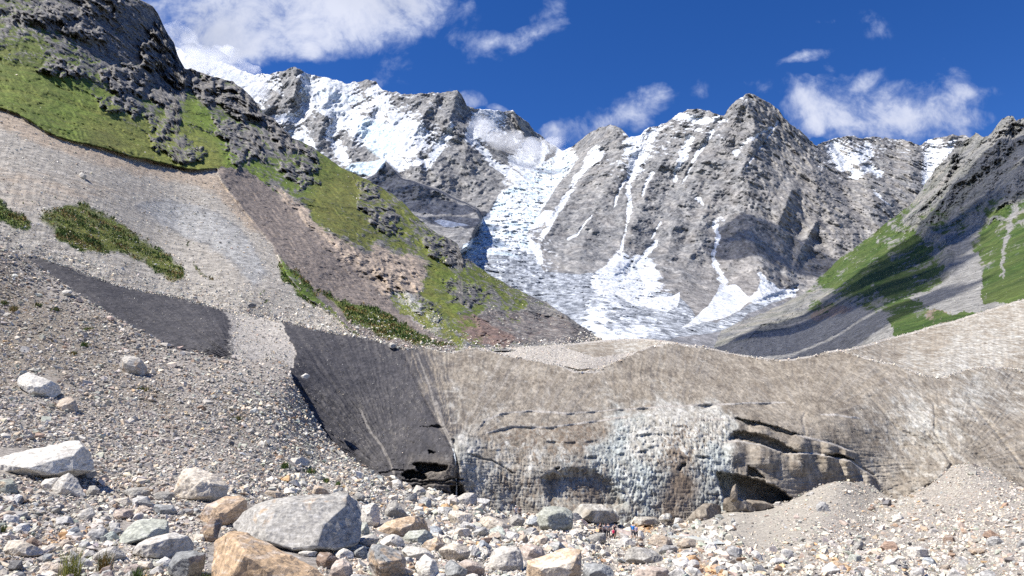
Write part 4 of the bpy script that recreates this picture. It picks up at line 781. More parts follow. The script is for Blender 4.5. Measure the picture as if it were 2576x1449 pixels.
RS = np.random.RandomState(11)
def hull_tris(pts):
    bm = bmesh.new()
    for p in pts: bm.verts.new(p)
    r = bmesh.ops.convex_hull(bm, input=bm.verts)
    bad = [g_ for g_ in r['geom_interior'] if isinstance(g_, bmesh.types.BMVert)]
    bmesh.ops.delete(bm, geom=bad, context='VERTS')
    bmesh.ops.recalc_face_normals(bm, faces=bm.faces)
    return bm
PROTO = []
for k in range(36):
    n = RS.randint(8, 13); p = RS.normal(size=(n, 3)); p /= np.linalg.norm(p, axis=1)[:, None]
    p *= RS.uniform(.8, 1.1, (n, 1)); p *= np.array([1, RS.uniform(.6, .95), RS.uniform(.42, .8)])
    bm = hull_tris(p); bm.verts.ensure_lookup_table(); bm.verts.index_update()
    V = np.array([v.co[:] for v in bm.verts]); T = np.array([[v.index for v in f.verts] for f in bm.faces]); bm.free()
    PROTO.append((V.astype(np.float32), T))
def rot_rand(n, tilt):
    a = RS.uniform(0, 2 * np.pi, n); tx = RS.normal(0, tilt, n); ty = RS.normal(0, tilt, n)
    ca, sa = np.cos(a), np.sin(a); R = np.zeros((n, 3, 3)); R[:, 0, 0] = ca; R[:, 0, 1] = -sa; R[:, 1, 0] = sa; R[:, 1, 1] = ca; R[:, 2, 2] = 1
    X = np.zeros((n, 3, 3)); X[:, 0, 0] = 1; X[:, 1, 1] = np.cos(tx); X[:, 1, 2] = -np.sin(tx); X[:, 2, 1] = np.sin(tx); X[:, 2, 2] = np.cos(tx)
    Y = np.zeros((n, 3, 3)); Y[:, 1, 1] = 1; Y[:, 0, 0] = np.cos(ty); Y[:, 0, 2] = np.sin(ty); Y[:, 2, 0] = -np.sin(ty); Y[:, 2, 2] = np.cos(ty)
    return X @ Y @ R
def stones_mesh(name, C, S, colr, mat, tilt=.5):
    n = len(C); kind = RS.randint(0, len(PROTO), n); R = rot_rand(n, tilt); Vs = []; Ts = []; Cs = []; off = 0
    for k, (V, T) in enumerate(PROTO):
        ix = np.where(kind == k)[0]
        if not len(ix): continue
        W = np.einsum('nij,vj->nvi', R[ix], V) * S[ix, None, None] + C[ix, None, :]
        Vs.append(W.reshape(-1, 3)); Cs.append(np.repeat(colr[ix], len(V), 0))
        Ts.append((T[None] + (np.arange(len(ix)) * len(V))[:, None, None] + off).reshape(-1, 3)); off += len(ix) * len(V)
    T = np.concatenate(Ts)
    return new_mesh(name, np.concatenate(Vs), T, np.full(len(T), 3), mat, False, {'Col': np.concatenate(Cs)})
PN = list(PAL)
def pick_cols(n, wts):
    w = np.array([wts.get(k, 0) for k in PN], float); w /= w.sum()
    ix = RS.choice(len(PN), n, p=w); c = np.array([PAL[k] for k in PN])[ix]
    return ix, c * np.array([1.06, 1.035, .965]) * RS.uniform(.85, 1.35, (n, 1)) * (1 + RS.normal(0, .02, (n, 3)))
GEN_W = {'pale grey': 36, 'white': 10, 'grey': 24, 'green grey': 6, 'tan': 8, 'dark grey': 5, 'rust brown': 4, 'pinkish': 7, 'cream': 10, 'blue grey': 4, 'orange': 1.2}

# ---------------- hand placed boulders: outlines read from enlarged quarters of the view
OFFX = {1: 0.0, 3: 1288.0, 4: 1932.0}
def cv(c, x, y):
    if c == 0: return x, y
    return x * .25 + OFFX[c], y * .25 + 1086.7
B = []
def bd(c, label, colr, stain, pts, fr=None, th=1.0, up=.4): B.append((c, label, colr, stain, pts, fr, th, up))
bd(1, 'biggest pale slab at the left edge, long and tilted, dark under its right end', 'white', .15, [(-150, 300), (0, 262), (250, 200), (700, 105), (790, 110), (870, 180), (930, 330), (940, 370), (700, 450), (510, 465), (250, 470), (60, 440), (-150, 400)], [(500, 385, .62), (730, 255, .5), (868, 205, .25), (100, 390, .5)], .8)
bd(1, 'grey triangular boulder in front of the big pale slab', 'pale grey', .1, [(490, 610), (600, 470), (690, 415), (770, 470), (860, 640), (800, 660), (640, 650)], [(590, 580, .35), (700, 600, .42)])
bd(1, 'small white block left of the grey triangular boulder', 'white', 0, [(410, 520), (440, 480), (590, 460), (610, 490), (510, 590), (420, 580)])
bd(1, 'tan and green slab cut by the left edge below the big pale slab', 'green grey', .5, [(-40, 470), (120, 455), (175, 540), (170, 610), (0, 630), (-60, 620)])
bd(1, 'tall cream boulder with tan top and dark lower right corner on the left slope', 'cream', .35, [(1760, 600), (1800, 470), (1850, 380), (1970, 365), (2130, 420), (2290, 540), (2280, 660), (2150, 720), (2040, 700), (1900, 680), (1770, 650)], [(2040, 620, .5), (2110, 545, .4), (1900, 440, .1), (1860, 650, .35)])
bd(1, 'flat green slab leaning towards the viewer', 'green grey', 0, [(1180, 1120), (1260, 960), (1400, 880), (1560, 860), (1680, 885), (1695, 1020), (1560, 1080), (1200, 1150)], [(1250, 1120, .5), (1640, 1010, .45), (1450, 1000, .35)], .4, .8)
bd(1, 'broad pale rock just below the flat green slab', 'pale grey', .1, [(1270, 1190), (1500, 1080), (1740, 1020), (1900, 1060), (1960, 1120), (1960, 1170), (1850, 1190), (1700, 1230), (1560, 1290), (1350, 1230)])
bd(1, 'small rust brown stone on the broad pale rock', 'rust brown', .2, [(1620, 1220), (1700, 1170), (1800, 1210), (1780, 1260), (1700, 1275)])
bd(1, 'dark blue grey boulder left of the orange boulder', 'blue grey', .25, [(1690, 1300), (1780, 1220), (1950, 1195), (2060, 1230), (2050, 1330), (2010, 1450), (1800, 1500), (1700, 1420)], [(1800, 1300, .3), (1950, 1270, .3), (1900, 1450, .45)], 1, .5)
bd(1, 'large orange boulder with flat grey top at the bottom edge', 'orange', .75, [(2010, 1480), (2060, 1250), (2110, 1110), (2250, 1070), (2310, 1030), (2480, 1030), (2576, 1095), (2730, 1160), (2930, 1250), (3140, 1380), (3280, 1500), (3300, 1640), (2600, 1720), (1980, 1660)], [(2110, 1125, .05), (2370, 1240, .28), (2400, 1500, .42), (3000, 1560, .5)], .9, .7)
bd(1, 'largest grey boulder with a dark overhanging right end', 'grey', .32, [(2230, 960), (2400, 850), (2576, 745), (2800, 680), (3100, 645), (3480, 635), (3600, 690), (3635, 800), (3600, 1050), (3550, 1190), (3380, 1175), (3180, 1210), (2950, 1215), (2780, 1170), (2600, 1110), (2400, 1050), (2250, 1010)], [(2960, 800, .30), (3200, 1120, .62), (3000, 1000, .5), (2600, 1060, .38), (2950, 1170, .5)], 1.0, .6)
bd(1, 'orange stained pinkish boulder left of the largest grey boulder', 'pinkish', .75, [(2010, 860), (2090, 720), (2250, 660), (2420, 650), (2480, 700), (2480, 790), (2230, 860), (2060, 960)])
bd(1, 'narrow rust brown rock wedged left of the largest grey boulder', 'rust brown', .5, [(2020, 1000), (2100, 900), (2200, 850), (2240, 890), (2200, 1000), (2100, 1080), (2040, 1130)])
bd(1, 'grey white stone with black shaded underside above the green slab', 'pale grey', 0, [(770, 850), (840, 770), (920, 760), (960, 820), (870, 900), (790, 905)])
bd(1, 'square pink stone above the flat green slab', 'pinkish', .3, [(1130, 830), (1160, 780), (1330, 770), (1340, 840), (1280, 880), (1150, 890)])
bd(1, 'purple grey stone right of the square pink stone', 'blue grey', .1, [(1530, 760), (1570, 730), (1740, 740), (1780, 800), (1750, 835), (1600, 840)])
bd(1, 'cream wedge stone between small grey stones', 'cream', 0, [(1140, 680), (1280, 655), (1350, 730), (1180, 745)])
bd(1, 'rounded grey stone touching the left side of the tall cream boulder', 'grey', .1, [(1520, 640), (1570, 600), (1740, 605), (1760, 650), (1700, 690), (1600, 690)])
bd(1, 'half brown half dark stone left of the tall cream boulder', 'grey', .55, [(1220, 600), (1330, 565), (1490, 555), (1520, 610), (1510, 655), (1330, 660)])
bd(1, 'grey stone right of the grey triangular boulder', 'grey', 0, [(870, 600), (900, 545), (960, 540), (1000, 580), (930, 650), (875, 655)])
bd(1, 'grey slab resting against the right end of the big pale slab', 'grey', 0, [(760, 450), (860, 380), (960, 370), (980, 430), (880, 480)])
bd(1, 'smooth pinkish white rock low at the left edge', 'cream', .2, [(30, 1200), (90, 1100), (200, 1090), (330, 1150), (440, 1190), (420, 1230), (250, 1260), (60, 1250)])
bd(1, 'red brown slab lying on the smooth pinkish white rock', 'rust brown', .1, [(250, 1100), (330, 1060), (440, 1130), (440, 1165), (340, 1155)])
bd(1, 'dark grey rock in the bottom left corner', 'dark grey', 0, [(70, 1350), (110, 1300), (220, 1290), (230, 1350), (170, 1420), (90, 1390)])
bd(1, 'small blue grey stone in the bottom left corner', 'blue grey', 0, [(410, 1250), (450, 1220), (520, 1230), (520, 1290), (450, 1320)])
bd(1, 'rounded cream stone left of the orange boulder at the bottom edge', 'cream', .1, [(1360, 1340), (1400, 1300), (1530, 1310), (1550, 1350), (1470, 1400)])
bd(1, 'white fronted block above the bottom edge grass', 'pale grey', .1, [(920, 1260), (1040, 1180), (1180, 1145), (1270, 1230), (1270, 1310), (1100, 1320), (980, 1310)])
bd(0, 'pale flat boulder alone high on the left rubble slope', 'white', .1, [(44, 965), (50, 947), (72, 938), (105, 950), (148, 968), (156, 988), (135, 1000), (85, 996)])
bd(0, 'tan boulder just below the pale flat boulder on the left slope', 'tan', .3, [(140, 1022), (150, 1008), (168, 998), (188, 1004), (199, 1034), (170, 1038)])
bd(0, 'half tan half grey boulder below the first dark ice strip', 'pale grey', .45, [(298, 918), (308, 900), (325, 896), (348, 900), (372, 925), (370, 942), (345, 946), (318, 932)])
bd(0, 'white slab at the lower edge of the first dark ice strip', 'white', 0, [(151, 737), (162, 728), (182, 732), (177, 745), (160, 744)])
bd(0, 'white stone poised on the lip above the second dark ice face', 'white', 0, [(756, 945), (766, 938), (780, 944), (772, 953), (760, 951)])
bd(0, 'grey boulder lying alone on the grey scree', 'pale grey', 0, [(197, 440), (205, 433), (218, 442), (215, 449), (203, 448)])
bd(0, 'dark stone lying on top of the stony rim', 'dark grey', 0, [(622, 768), (632, 760), (645, 766), (643, 775), (628, 774)])
bd(0, 'round pale boulder on the rim above the second dark ice face', 'pale grey', .1, [(977, 872), (982, 862), (990, 862), (996, 870), (990, 877)])
E = 2576
def e(p): return [(x + E, y) for x, y in p]
def e3(p): return [(x + E, y, z) for x, y, z in p]
bd(1, 'white boulder right of the largest grey boulder', 'white', .2, e([(1040, 880), (1060, 760), (1180, 715), (1240, 745), (1240, 800), (1245, 940), (1130, 970), (1060, 930)]), e3([(1120, 860, .3), (1215, 760, .15), (1215, 920, .35)]))
bd(1, 'green grey stone under the white boulder', 'green grey', 0, e([(1020, 1000), (1060, 910), (1110, 900), (1150, 1020), (1030, 1060)]))
bd(1, 'long layered tan rock with dark end in the boulder field', 'tan', .7, e([(1130, 980), (1250, 920), (1400, 880), (1600, 850), (1700, 850), (1780, 980), (1740, 1000), (1560, 1000), (1480, 1030), (1250, 1060), (1150, 1010)]))
bd(1, 'forked grey rock above the long layered tan rock', 'grey', .05, e([(1290, 830), (1330, 720), (1400, 690), (1430, 740), (1530, 850), (1420, 880), (1330, 890)]))
bd(1, 'pale boulder below the long layered tan rock on its left', 'pale grey', .1, e([(980, 1110), (1070, 1050), (1180, 1030), (1240, 1080), (1200, 1140), (1020, 1160)]))
bd(1, 'blue white boulder below the middle of the long layered tan rock', 'white', 0, e([(1240, 1130), (1260, 1080), (1370, 1020), (1440, 1050), (1510, 1130), (1400, 1170), (1260, 1150)]))
bd(1, 'green grey flat topped block below the long layered tan rock', 'green grey', 0, e([(1460, 1080), (1540, 1000), (1700, 990), (1790, 1010), (1780, 1060), (1680, 1130), (1510, 1130)]))
bd(1, 'rock split between orange left face and dark right face', 'tan', .5, e([(1650, 1150), (1720, 1100), (1840, 1050), (1900, 1110), (1820, 1220), (1770, 1220)]), e3([(1790, 1130, .4), (1780, 1210, .3)]))
bd(1, 'large rust speckled blue grey boulder at the bottom edge', 'blue grey', .5, e([(1110, 1180), (1180, 1135), (1320, 1145), (1430, 1200), (1500, 1290), (1500, 1520), (1260, 1520), (1170, 1320), (1120, 1260)]), e3([(1200, 1260, .3), (1400, 1270, .35), (1350, 1480, .4)]))
bd(1, 'broad white rock right of the rust speckled boulder', 'white', .2, e([(1430, 1170), (1500, 1145), (1700, 1170), (1800, 1260), (1790, 1290), (1600, 1300), (1480, 1260)]))
bd(1, 'white topped dark sided boulder at the bottom edge', 'white', 0, e([(1590, 1330), (1700, 1235), (1800, 1300), (1840, 1400), (1860, 1480), (1680, 1510), (1650, 1410)]), e3([(1660, 1390, .3), (1790, 1315, .25), (1720, 1490, .5)]))
bd(1, 'bluest boulder at the bottom edge', 'blue grey', 0, e([(1900, 1330), (1960, 1290), (2050, 1340), (2130, 1400), (2120, 1490), (1900, 1490)]))
bd(1, 'pinkish tan boulder right of the bluest boulder', 'pinkish', .3, e([(2030, 1330), (2110, 1285), (2200, 1300), (2310, 1400), (2270, 1459), (2150, 1410)]))
bd(1, 'big cream boulder above the bluest boulder', 'cream', .1, e([(1840, 1190), (1960, 1110), (2060, 1120), (2160, 1200), (2130, 1290), (2010, 1320), (1940, 1260), (1850, 1220)]))
bd(1, 'upright white block beside the big cream boulder', 'white', .05, e([(2140, 1150), (2210, 1130), (2220, 1200), (2190, 1290), (2150, 1280)]))
bd(1, 'big green white boulder with dark lower right face', 'pale grey', .2, e([(2320, 1400), (2370, 1180), (2450, 1150), (2620, 1160), (2700, 1250), (2720, 1350), (2690, 1430), (2560, 1410), (2420, 1340)]), e3([(2470, 1320, .3), (2640, 1240, .2), (2560, 1400, .5)]))
bd(1, 'squarish cream boulder below the waterfall', 'cream', .1, e([(1930, 850), (1950, 795), (2050, 790), (2170, 830), (2190, 900), (2100, 940), (1950, 910)]))
bd(1, 'low cream boulder left of the round green boulder', 'cream', .15, e([(2240, 930), (2260, 860), (2350, 850), (2440, 900), (2560, 950), (2520, 1000), (2260, 1000)]))
bd(1, 'dark brown block between the orange and rust speckled boulders', 'rust brown', 0, e([(600, 1290), (640, 1210), (740, 1220), (840, 1280), (780, 1340), (700, 1390), (620, 1340)]))
bd(1, 'pinkish boulder at the bottom edge right of the orange boulder', 'pinkish', .15, e([(700, 1420), (780, 1300), (880, 1280), (950, 1330), (980, 1449), (850, 1510), (720, 1480)]))
bd(1, 'white stone under the lower end of the largest grey boulder', 'white', .05, e([(780, 1210), (880, 1170), (980, 1210), (985, 1280), (880, 1280), (800, 1250)]))
bd(1, 'thin white slab above the orange boulder', 'white', 0, e([(410, 1220), (470, 1195), (620, 1205), (600, 1250), (450, 1255)]))
bd(1, 'purple grey rock between white stones right of the largest grey boulder', 'blue grey', .1, e([(1020, 1180), (980, 1205), (1050, 1290), (1120, 1270), (1110, 1140)]))
bd(1, 'pale boulder right below the waterfall against the ice', 'pale grey', .05, e([(2000, 680), (2100, 610), (2220, 620), (2240, 720), (2100, 745), (2010, 710)]))
bd(1, 'small pale boulder in front of the dark ice hollow', 'pale grey', 0, e([(1570, 600), (1610, 530), (1680, 560), (1720, 610), (1640, 645)]))
bd(1, 'white boulder where the rubble slope meets the dark ice', 'white', 0, e([(1340, 510), (1380, 485), (1430, 475), (1480, 520), (1470, 570), (1350, 560)]))
bd(1, 'long tan slab above the left end of the largest grey boulder', 'tan', .4, e([(50, 640), (100, 590), (220, 600), (320, 640), (200, 665)]))
bd(1, 'orange tan stone above the top of the largest grey boulder', 'tan', .7, e([(555, 620), (580, 530), (660, 550), (750, 630), (660, 645)]))
bd(1, 'pale grey slab above the small grass patch on the left slope', 'pale grey', 0, e([(310, 300), (340, 270), (480, 250), (560, 300), (540, 340), (400, 330)]))
bd(1, 'round tan topped stone right of the dark round boulder', 'cream', .3, e([(1330, 670), (1340, 635), (1430, 635), (1430, 680), (1370, 695)]))
bd(1, 'dark round boulder above the right end of the largest grey boulder', 'grey', 0, e([(980, 640), (1030, 600), (1100, 650), (1080, 705), (1020, 690)]))
bd(3, 'round green boulder with white top standing alone near the people', 'green grey', .05, [(262, 830), (330, 760), (420, 740), (520, 755), (590, 800), (605, 850), (600, 970), (540, 990), (480, 1020), (380, 1010), (290, 970), (258, 900)], [(300, 880, .45), (400, 890, .55), (480, 845, .42), (585, 870, .2), (420, 990, .3)], 1.0, .7)
bd(3, 'biggest tan and white boulder at the bottom centre with orange stains', 'cream', .62, [(130, 1400), (150, 1310), (280, 1250), (420, 1230), (560, 1170), (690, 1190), (710, 1290), (715, 1400), (640, 1480), (440, 1580), (140, 1520)], [(430, 1470, .45), (690, 1300, .1), (180, 1420, .25)], .9, .7)
bd(3, 'white pink boulder behind the biggest tan and white boulder', 'pinkish', .4, [(80, 1170), (170, 1120), (300, 1160), (345, 1220), (330, 1260), (230, 1290), (140, 1300), (100, 1220)])
bd(3, 'brown layered block right of the people', 'tan', .3, [(1380, 1090), (1430, 1030), (1620, 1060), (1635, 1090), (1580, 1165), (1470, 1155), (1390, 1120)], [(1560, 1100, .35), (1480, 1150, .3)])
bd(3, 'flat tan slab right of the brown layered block', 'tan', .2, [(1650, 1140), (1720, 1075), (1850, 1080), (1870, 1115), (1830, 1180), (1700, 1165)])
bd(3, 'big striped grey boulder right of the bottom centre', 'grey', .1, [(1130, 1240), (1160, 1180), (1230, 1160), (1420, 1190), (1530, 1280), (1530, 1350), (1440, 1330), (1260, 1345), (1150, 1300)])
bd(3, 'blue grey boulder right of the biggest tan and white boulder', 'blue grey', .1, [(710, 1480), (730, 1310), (850, 1370), (900, 1330), (980, 1360), (1060, 1449), (1050, 1530), (720, 1530)])
bd(3, 'flat pink rock at the bottom edge under the striped grey boulder', 'pinkish', .35, [(1220, 1400), (1380, 1350), (1540, 1370), (1640, 1430), (1600, 1510), (1260, 1490)])
bd(3, 'small bright white block left of the striped grey boulder', 'white', 0, [(875, 1220), (900, 1175), (1000, 1230), (990, 1260), (920, 1265)])
bd(3, 'grey boulder just left of the standing people', 'grey', 0, [(750, 1075), (790, 1040), (860, 1020), (940, 1015), (948, 1110), (880, 1125), (770, 1105)])
bd(3, 'pinkish rock behind the standing people', 'pinkish', 0, [(960, 950), (980, 925), (1050, 925), (1068, 960), (1060, 990), (980, 990)])
bd(3, 'grey boulder left of the round green boulder', 'grey', 0, [(-20, 860), (60, 830), (130, 880), (120, 910), (90, 960), (-20, 960)])
bd(3, 'brown rounded rock below left of the round green boulder', 'tan', .1, [(50, 1090), (80, 1035), (150, 1040), (170, 1090), (120, 1125)])
bd(3, 'white stone below the round green boulder', 'white', 0, [(170, 1110), (210, 1080), (290, 1100), (285, 1130), (180, 1138)])
bd(4, 'whitest squarish block on the right hand gravel mound', 'white', -.2, [(1250, 880), (1270, 830), (1350, 835), (1370, 880), (1340, 915), (1250, 905)])
bd(4, 'dark rust brown rock on the right hand gravel', 'rust brown', .2, [(1760, 1080), (1790, 1040), (1860, 1045), (1905, 1090), (1890, 1120), (1770, 1118)])
bd(4, 'big flat white rock on the right hand gravel', 'white', .1, [(1390, 1200), (1400, 1158), (1540, 1155), (1640, 1210), (1600, 1260), (1470, 1275), (1410, 1240)])
bd(4, 'white rock on the gravel left of the grey crouching rock', 'white', .05, [(130, 1190), (190, 1165), (260, 1200), (230, 1240), (140, 1235)])
bd(4, 'grey pointed rock on the right hand gravel', 'grey', .1, [(840, 1180), (880, 1120), (950, 1085), (970, 1140), (920, 1195)])
bd(4, 'green grey rock below the grey pointed rock', 'green grey', 0, [(790, 1290), (830, 1230), (950, 1235), (930, 1300), (800, 1310)])
bd(4, 'orange tan stone at the bottom of the right hand gravel', 'tan', .8, [(600, 1340), (640, 1300), (700, 1295), (780, 1350), (690, 1365)])
bd(4, 'small diamond shaped white stone at far right', 'white', 0, [(2305, 890), (2340, 868), (2362, 888), (2330, 912)])
bd(4, 'tan slab over a dark hollow at far right', 'tan', .5, [(2010, 1190), (2060, 1170), (2190, 1180), (2205, 1220), (2100, 1240)])
bd(4, 'brown cube shaped stone on the middle gravel mound', 'rust brown', .1, [(1000, 775), (1025, 750), (1080, 758), (1082, 795), (1010, 795)])
bd(4, 'pale rock beside the mouth of the ice cave', 'pale grey', 0, [(40, 740), (80, 705), (140, 700), (135, 722), (60, 748)])
bd(4, 'pale stone cluster on the crest left of the middle mound', 'pale grey', 0, [(380, 640), (400, 612), (440, 603), (472, 612), (440, 640)])
bd(4, 'flat brown stone over shadow at the bottom of the right gravel', 'tan', .1, [(1700, 1380), (1760, 1340), (1840, 1330), (1830, 1375), (1760, 1395)])

def boulder_mesh(pix, fr, D0, th, up, seed, detail=True):
    xs = [p[0] for p in pix]; ys = [p[1] for p in pix]
    x0, x1, y0, y1 = min(xs), max(xs), min(ys), max(ys); w, h = x1 - x0, y1 - y0
    sz = (w * .5 + h) * .62 * D0 / F
    if fr is None:
        r = np.random.RandomState(seed)
        s_ = r.uniform(.36, .5)
        fr = [(x0 + .22 * w, y0 + (s_ + .1) * h, .28), (x0 + r.uniform(.45, .6) * w, y0 + s_ * h, .42), (x0 + .8 * w, y0 + (s_ + .06) * h, .2), (x0 + .3 * w, y0 + .86 * h, .34), (x0 + .68 * w, y0 + .86 * h, .3)]
    pts = []
    cx_, cy_ = sum(xs) / len(xs), sum(ys) / len(ys)
    for (x, y) in pix:
        tt = 1 - (y - y0) / (h + 1e-6)
        pts.append(at(x, y, D0 + sz * up * tt))
        pts.append(at(cx_ + (x - cx_) * .82, cy_ + (y - cy_) * .72 + .1 * h, D0 + sz * (up * tt + th * .9)))
    for (x, y, k) in fr: pts.append(at(x, y, D0 - sz * k))
    pts = np.array(pts); c = pts.mean(0)
    bm = hull_tris([tuple(p - c) for p in pts])
    rr = np.random.RandomState(seed * 7 + 1)
    for q_ in range(9):
        nn_ = rr.normal(size=3); nn_[1] = -abs(nn_[1]) * .9; nn_[2] = nn_[2] * .7 + .25; nn_ /= np.linalg.norm(nn_)
        vv = np.array([v.co[:] for v in bm.verts]) @ nn_; off_ = vv.max() - (vv.max() - vv.min()) * rr.uniform(.03, .13)
        g0 = bm.verts[:] + bm.edges[:] + bm.faces[:]
        r_ = bmesh.ops.bisect_plane(bm, geom=g0, plane_co=Vector(nn_ * off_), plane_no=Vector(nn_), clear_outer=True)
        ed = [x_ for x_ in r_['geom_cut'] if isinstance(x_, bmesh.types.BMEdge)]
        bmesh.ops.holes_fill(bm, edges=ed, sides=0)
    bmesh.ops.dissolve_limit(bm, angle_limit=math.radians(10), verts=bm.verts, edges=bm.edges)
    try: bmesh.ops.bevel(bm, geom=list(bm.edges), offset=sz * .015, offset_type='OFFSET', segments=1, profile=.5, affect='EDGES', clamp_overlap=True)
    except Exception: pass
    bmesh.ops.triangulate(bm, faces=bm.faces)
    tgt = sz * (.055 if detail else .12)
    for _ in range(7 if detail else 4):
        long_e = [e_ for e_ in bm.edges if e_.calc_length() > tgt * 1.6]
        if not long_e or len(bm.verts) > (6000 if detail else 700): break
        bmesh.ops.subdivide_edges(bm, edges=long_e, cuts=1)
        bmesh.ops.triangulate(bm, faces=[f for f in bm.faces if len(f.verts) > 3])
    bmesh.ops.recalc_face_normals(bm, faces=bm.faces)
    bm.normal_update(); bm.verts.ensure_lookup_table(); bm.verts.index_update()
    V = np.array([v.co[:] for v in bm.verts]); N = np.array([v.normal[:] for v in bm.verts]); T = np.array([[v.index for v in f.verts] for f in bm.faces]); bm.free()
    Q = V / sz + seed * 3.17
    Rm = np.array(Matrix.Rotation(seed * 1.3, 3, 'X') @ Matrix.Rotation(.4, 3, 'Y'))
    Qs = (Q @ Rm.T) * np.array([1, 1, 3.2])
    d = .016 * fbm(Q * 1.6, 3, seed % 50, .5) + .036 * fbm(Qs * 1.7, 5, seed % 40 + 3, .62, ridged=True) + .02 * fbm(Q * 5, 3, 9, .6, ridged=True)
    V = V + N * (d * sz)[:, None]
    return c, V, T
LAND = []
for k, (c, label, colr, stain, pts, fr, th, up) in enumerate(B):
    pix = [cv(c, x, y) for x, y in pts]; frp = [(*cv(c, x, y), z) for x, y, z in fr] if fr else None
    xs = [p[0] for p in pix]; ys = [p[1] for p in pix]; cx_ = (min(xs) + max(xs)) / 2; yb = max(ys)
    w = max(xs) - min(xs)
    if label.startswith('grey boulder lying alone') or 'rim' in label:
        i = np.argmin((left_L.px - cx_) ** 2 + (left_L.py - yb) ** 2) ; D0 = left_L.D[i]
        if 'rim' in label:
            i = np.argmin((front_layer.px - cx_) ** 2 + (front_layer.py - yb - 3) ** 2); D0 = front_layer.D[i]
    else: D0 = float(g_depth(np.array([cx_]), np.array([yb - .12 * (yb - min(ys))]))[0])
    D0 = D0 * (1 - .10 * w / F)
    cc, V, T = boulder_mesh(pix, frp, D0, th, up, k + 1)
    me = new_mesh('boulder', V, T, np.full(len(T), 3), m_boulder, False)
    o = link('boulder', me, label=label, category='boulder', group='boulders lying on the moraine'); o.location = cc
    v = PAL[colr]; gm = sum(v) / 3; v = tuple((.78 * c_ + .22 * gm) * w_ for c_, w_ in zip(v, (.93, .90, .84))); j = 1 + .12 * math.sin(k * 7.7); o.color = (v[0] * j, v[1] * j, v[2] * j, stain)
    LAND.append((cx_, (min(ys) + yb) / 2, label, w, yb - min(ys)))

# ---------------- rubble scattered on the ground
def scatter_ground(n, smin, smax, pw, dens, szf, ylo=600, yhi=1500):
    x = RS.uniform(-60, 2640, n * 3); y = RS.uniform(ylo, yhi, n * 3)
    top = g_top(x); ok = (y > top - 2)
    ok &= RS.uniform(0, 1, len(x)) < dens(x, y)
    x, y = x[ok][:n], y[ok][:n]
    s = smin * (1 - RS.uniform(0, 1, len(x)) * (1 - (smin / smax) ** pw)) ** (-1 / pw)
    return x, y, s * szf(x, y)
def szf(x, y):
    return np.clip(idw(x, y, [(100, 800, .65), (400, 950, .75), (600, 1100, .75), (300, 1100, .85), (200, 1250, 1.1), (300, 1400, 1.6), (700, 1300, 1.1), (900, 1230, .9), (1100, 1300, 1.25), (1300, 1340, 1.3), (1300, 1430, 2.0), (1000, 1430, 2.0), (1600, 1350, .9), (1650, 1420, 1.3), (1900, 1320, .45), (2100, 1260, .45), (2430, 1200, .5), (2250, 1330, .6), (2100, 1420, .9), (2400, 1420, .9), (1900, 1430, 1.1), (2550, 1350, .7), (850, 1130, .8), (700, 900, .55)]), .4, 2.2)
def dn(x, y): return np.clip(idw(x, y, [(100, 800, .75), (400, 950, .85), (600, 1050, .9), (450, 950, .6), (1000, 1300, 1), (1500, 1400, 1), (1900, 1310, .35), (2050, 1270, .55), (2250, 1300, .7), (2430, 1200, .9), (1800, 1330, .4), (2200, 1400, .95), (300, 1300, 1)]), 0, 1)
xa, ya, sa = scatter_ground(78000, 5.4, 24, 2.1, dn, szf)
xb, yb_, sb = scatter_ground(3600, 16, 44, 1.6, lambda x, y: (.45 + .55 * sm(y, 1150, 1300)) * (szf(x, y) > .60), lambda x, y: np.clip(szf(x, y), .6, 1.35))
def low(x, y): return np.clip(idw(x, y, [(100, 1250, .5), (300, 1300, 1), (500, 1260, .8), (150, 1180, .3), (600, 1180, .25), (900, 1210, .5), (1150, 1290, 1), (1000, 1400, 1), (1300, 1380, 1), (1600, 1400, .9), (1500, 1330, .6), (1800, 1420, .6), (2000, 1340, .1), (2200, 1430, .4), (2500, 1430, .4), (2400, 1250, .05), (200, 1000, .12), (600, 950, .15), (100, 800, .1), (700, 1080, .12)]), 0, 1)
xc, yc, sc_ = scatter_ground(1500, 17, 52, 1.5, low, lambda x, y: np.clip(.55 + .75 * sm(y, 1180, 1430), .5, 1.3), 1000, 1490)
X = np.concatenate([xa, xb, xc]); Y = np.concatenate([ya, yb_, yc]); S = np.concatenate([sa, sb, sc_])
# nothing big on top of the placed boulders
keep = np.ones(len(X), bool)
for (lx, ly, lb, w, h) in LAND:
    keep &= ~((np.abs(X - lx) < w * .42) & (Y > ly - h * .35) & (Y < ly + h * .42) & (S > 4))
    keep &= ~((np.abs(X - lx) < w * .5) & (Y > ly - h * .4) & (Y < ly + h * .75) & (S > 18))
X, Y, S = X[keep], Y[keep], S[keep]
DD = g_depth(X, Y); WS = S * .5 * DD / F
C = at(X, Y, DD); C[:, 2] += WS * .22
cix, cc_ = pick_cols(len(X), GEN_W)
brown = idw(X, Y, [(100, 850, .5), (400, 1000, .6), (600, 1050, .4), (1500, 1400, 0), (800, 1100, 0), (1300, 1300, 0), (2430, 1250, .35), (2200, 1300, .3), (2200, 1420, .05), (700, 950, 0), (850, 1150, 0)])
mixf = np.clip(brown + RS.normal(0, .25, len(X)), 0, 1)[:, None] * .55
cc_ = cc_ * (1 - mixf) + np.array([.34, .275, .225]) * mixf
ru = np.clip(stroke(X, Y, [(1570, 1318), (1610, 1324), (1640, 1327)], 22) + stroke(X, Y, [(1720, 1395), (1760, 1425), (1800, 1450)], 34) + stroke(X, Y, [(2060, 1400), (2130, 1432)], 22) * .7 + stroke(X, Y, [(90, 1375), (200, 1345)], 24) * .6, 0, 1)
ru = ((RS.uniform(0, 1, len(X)) < ru * 1.0))[:, None] * .6
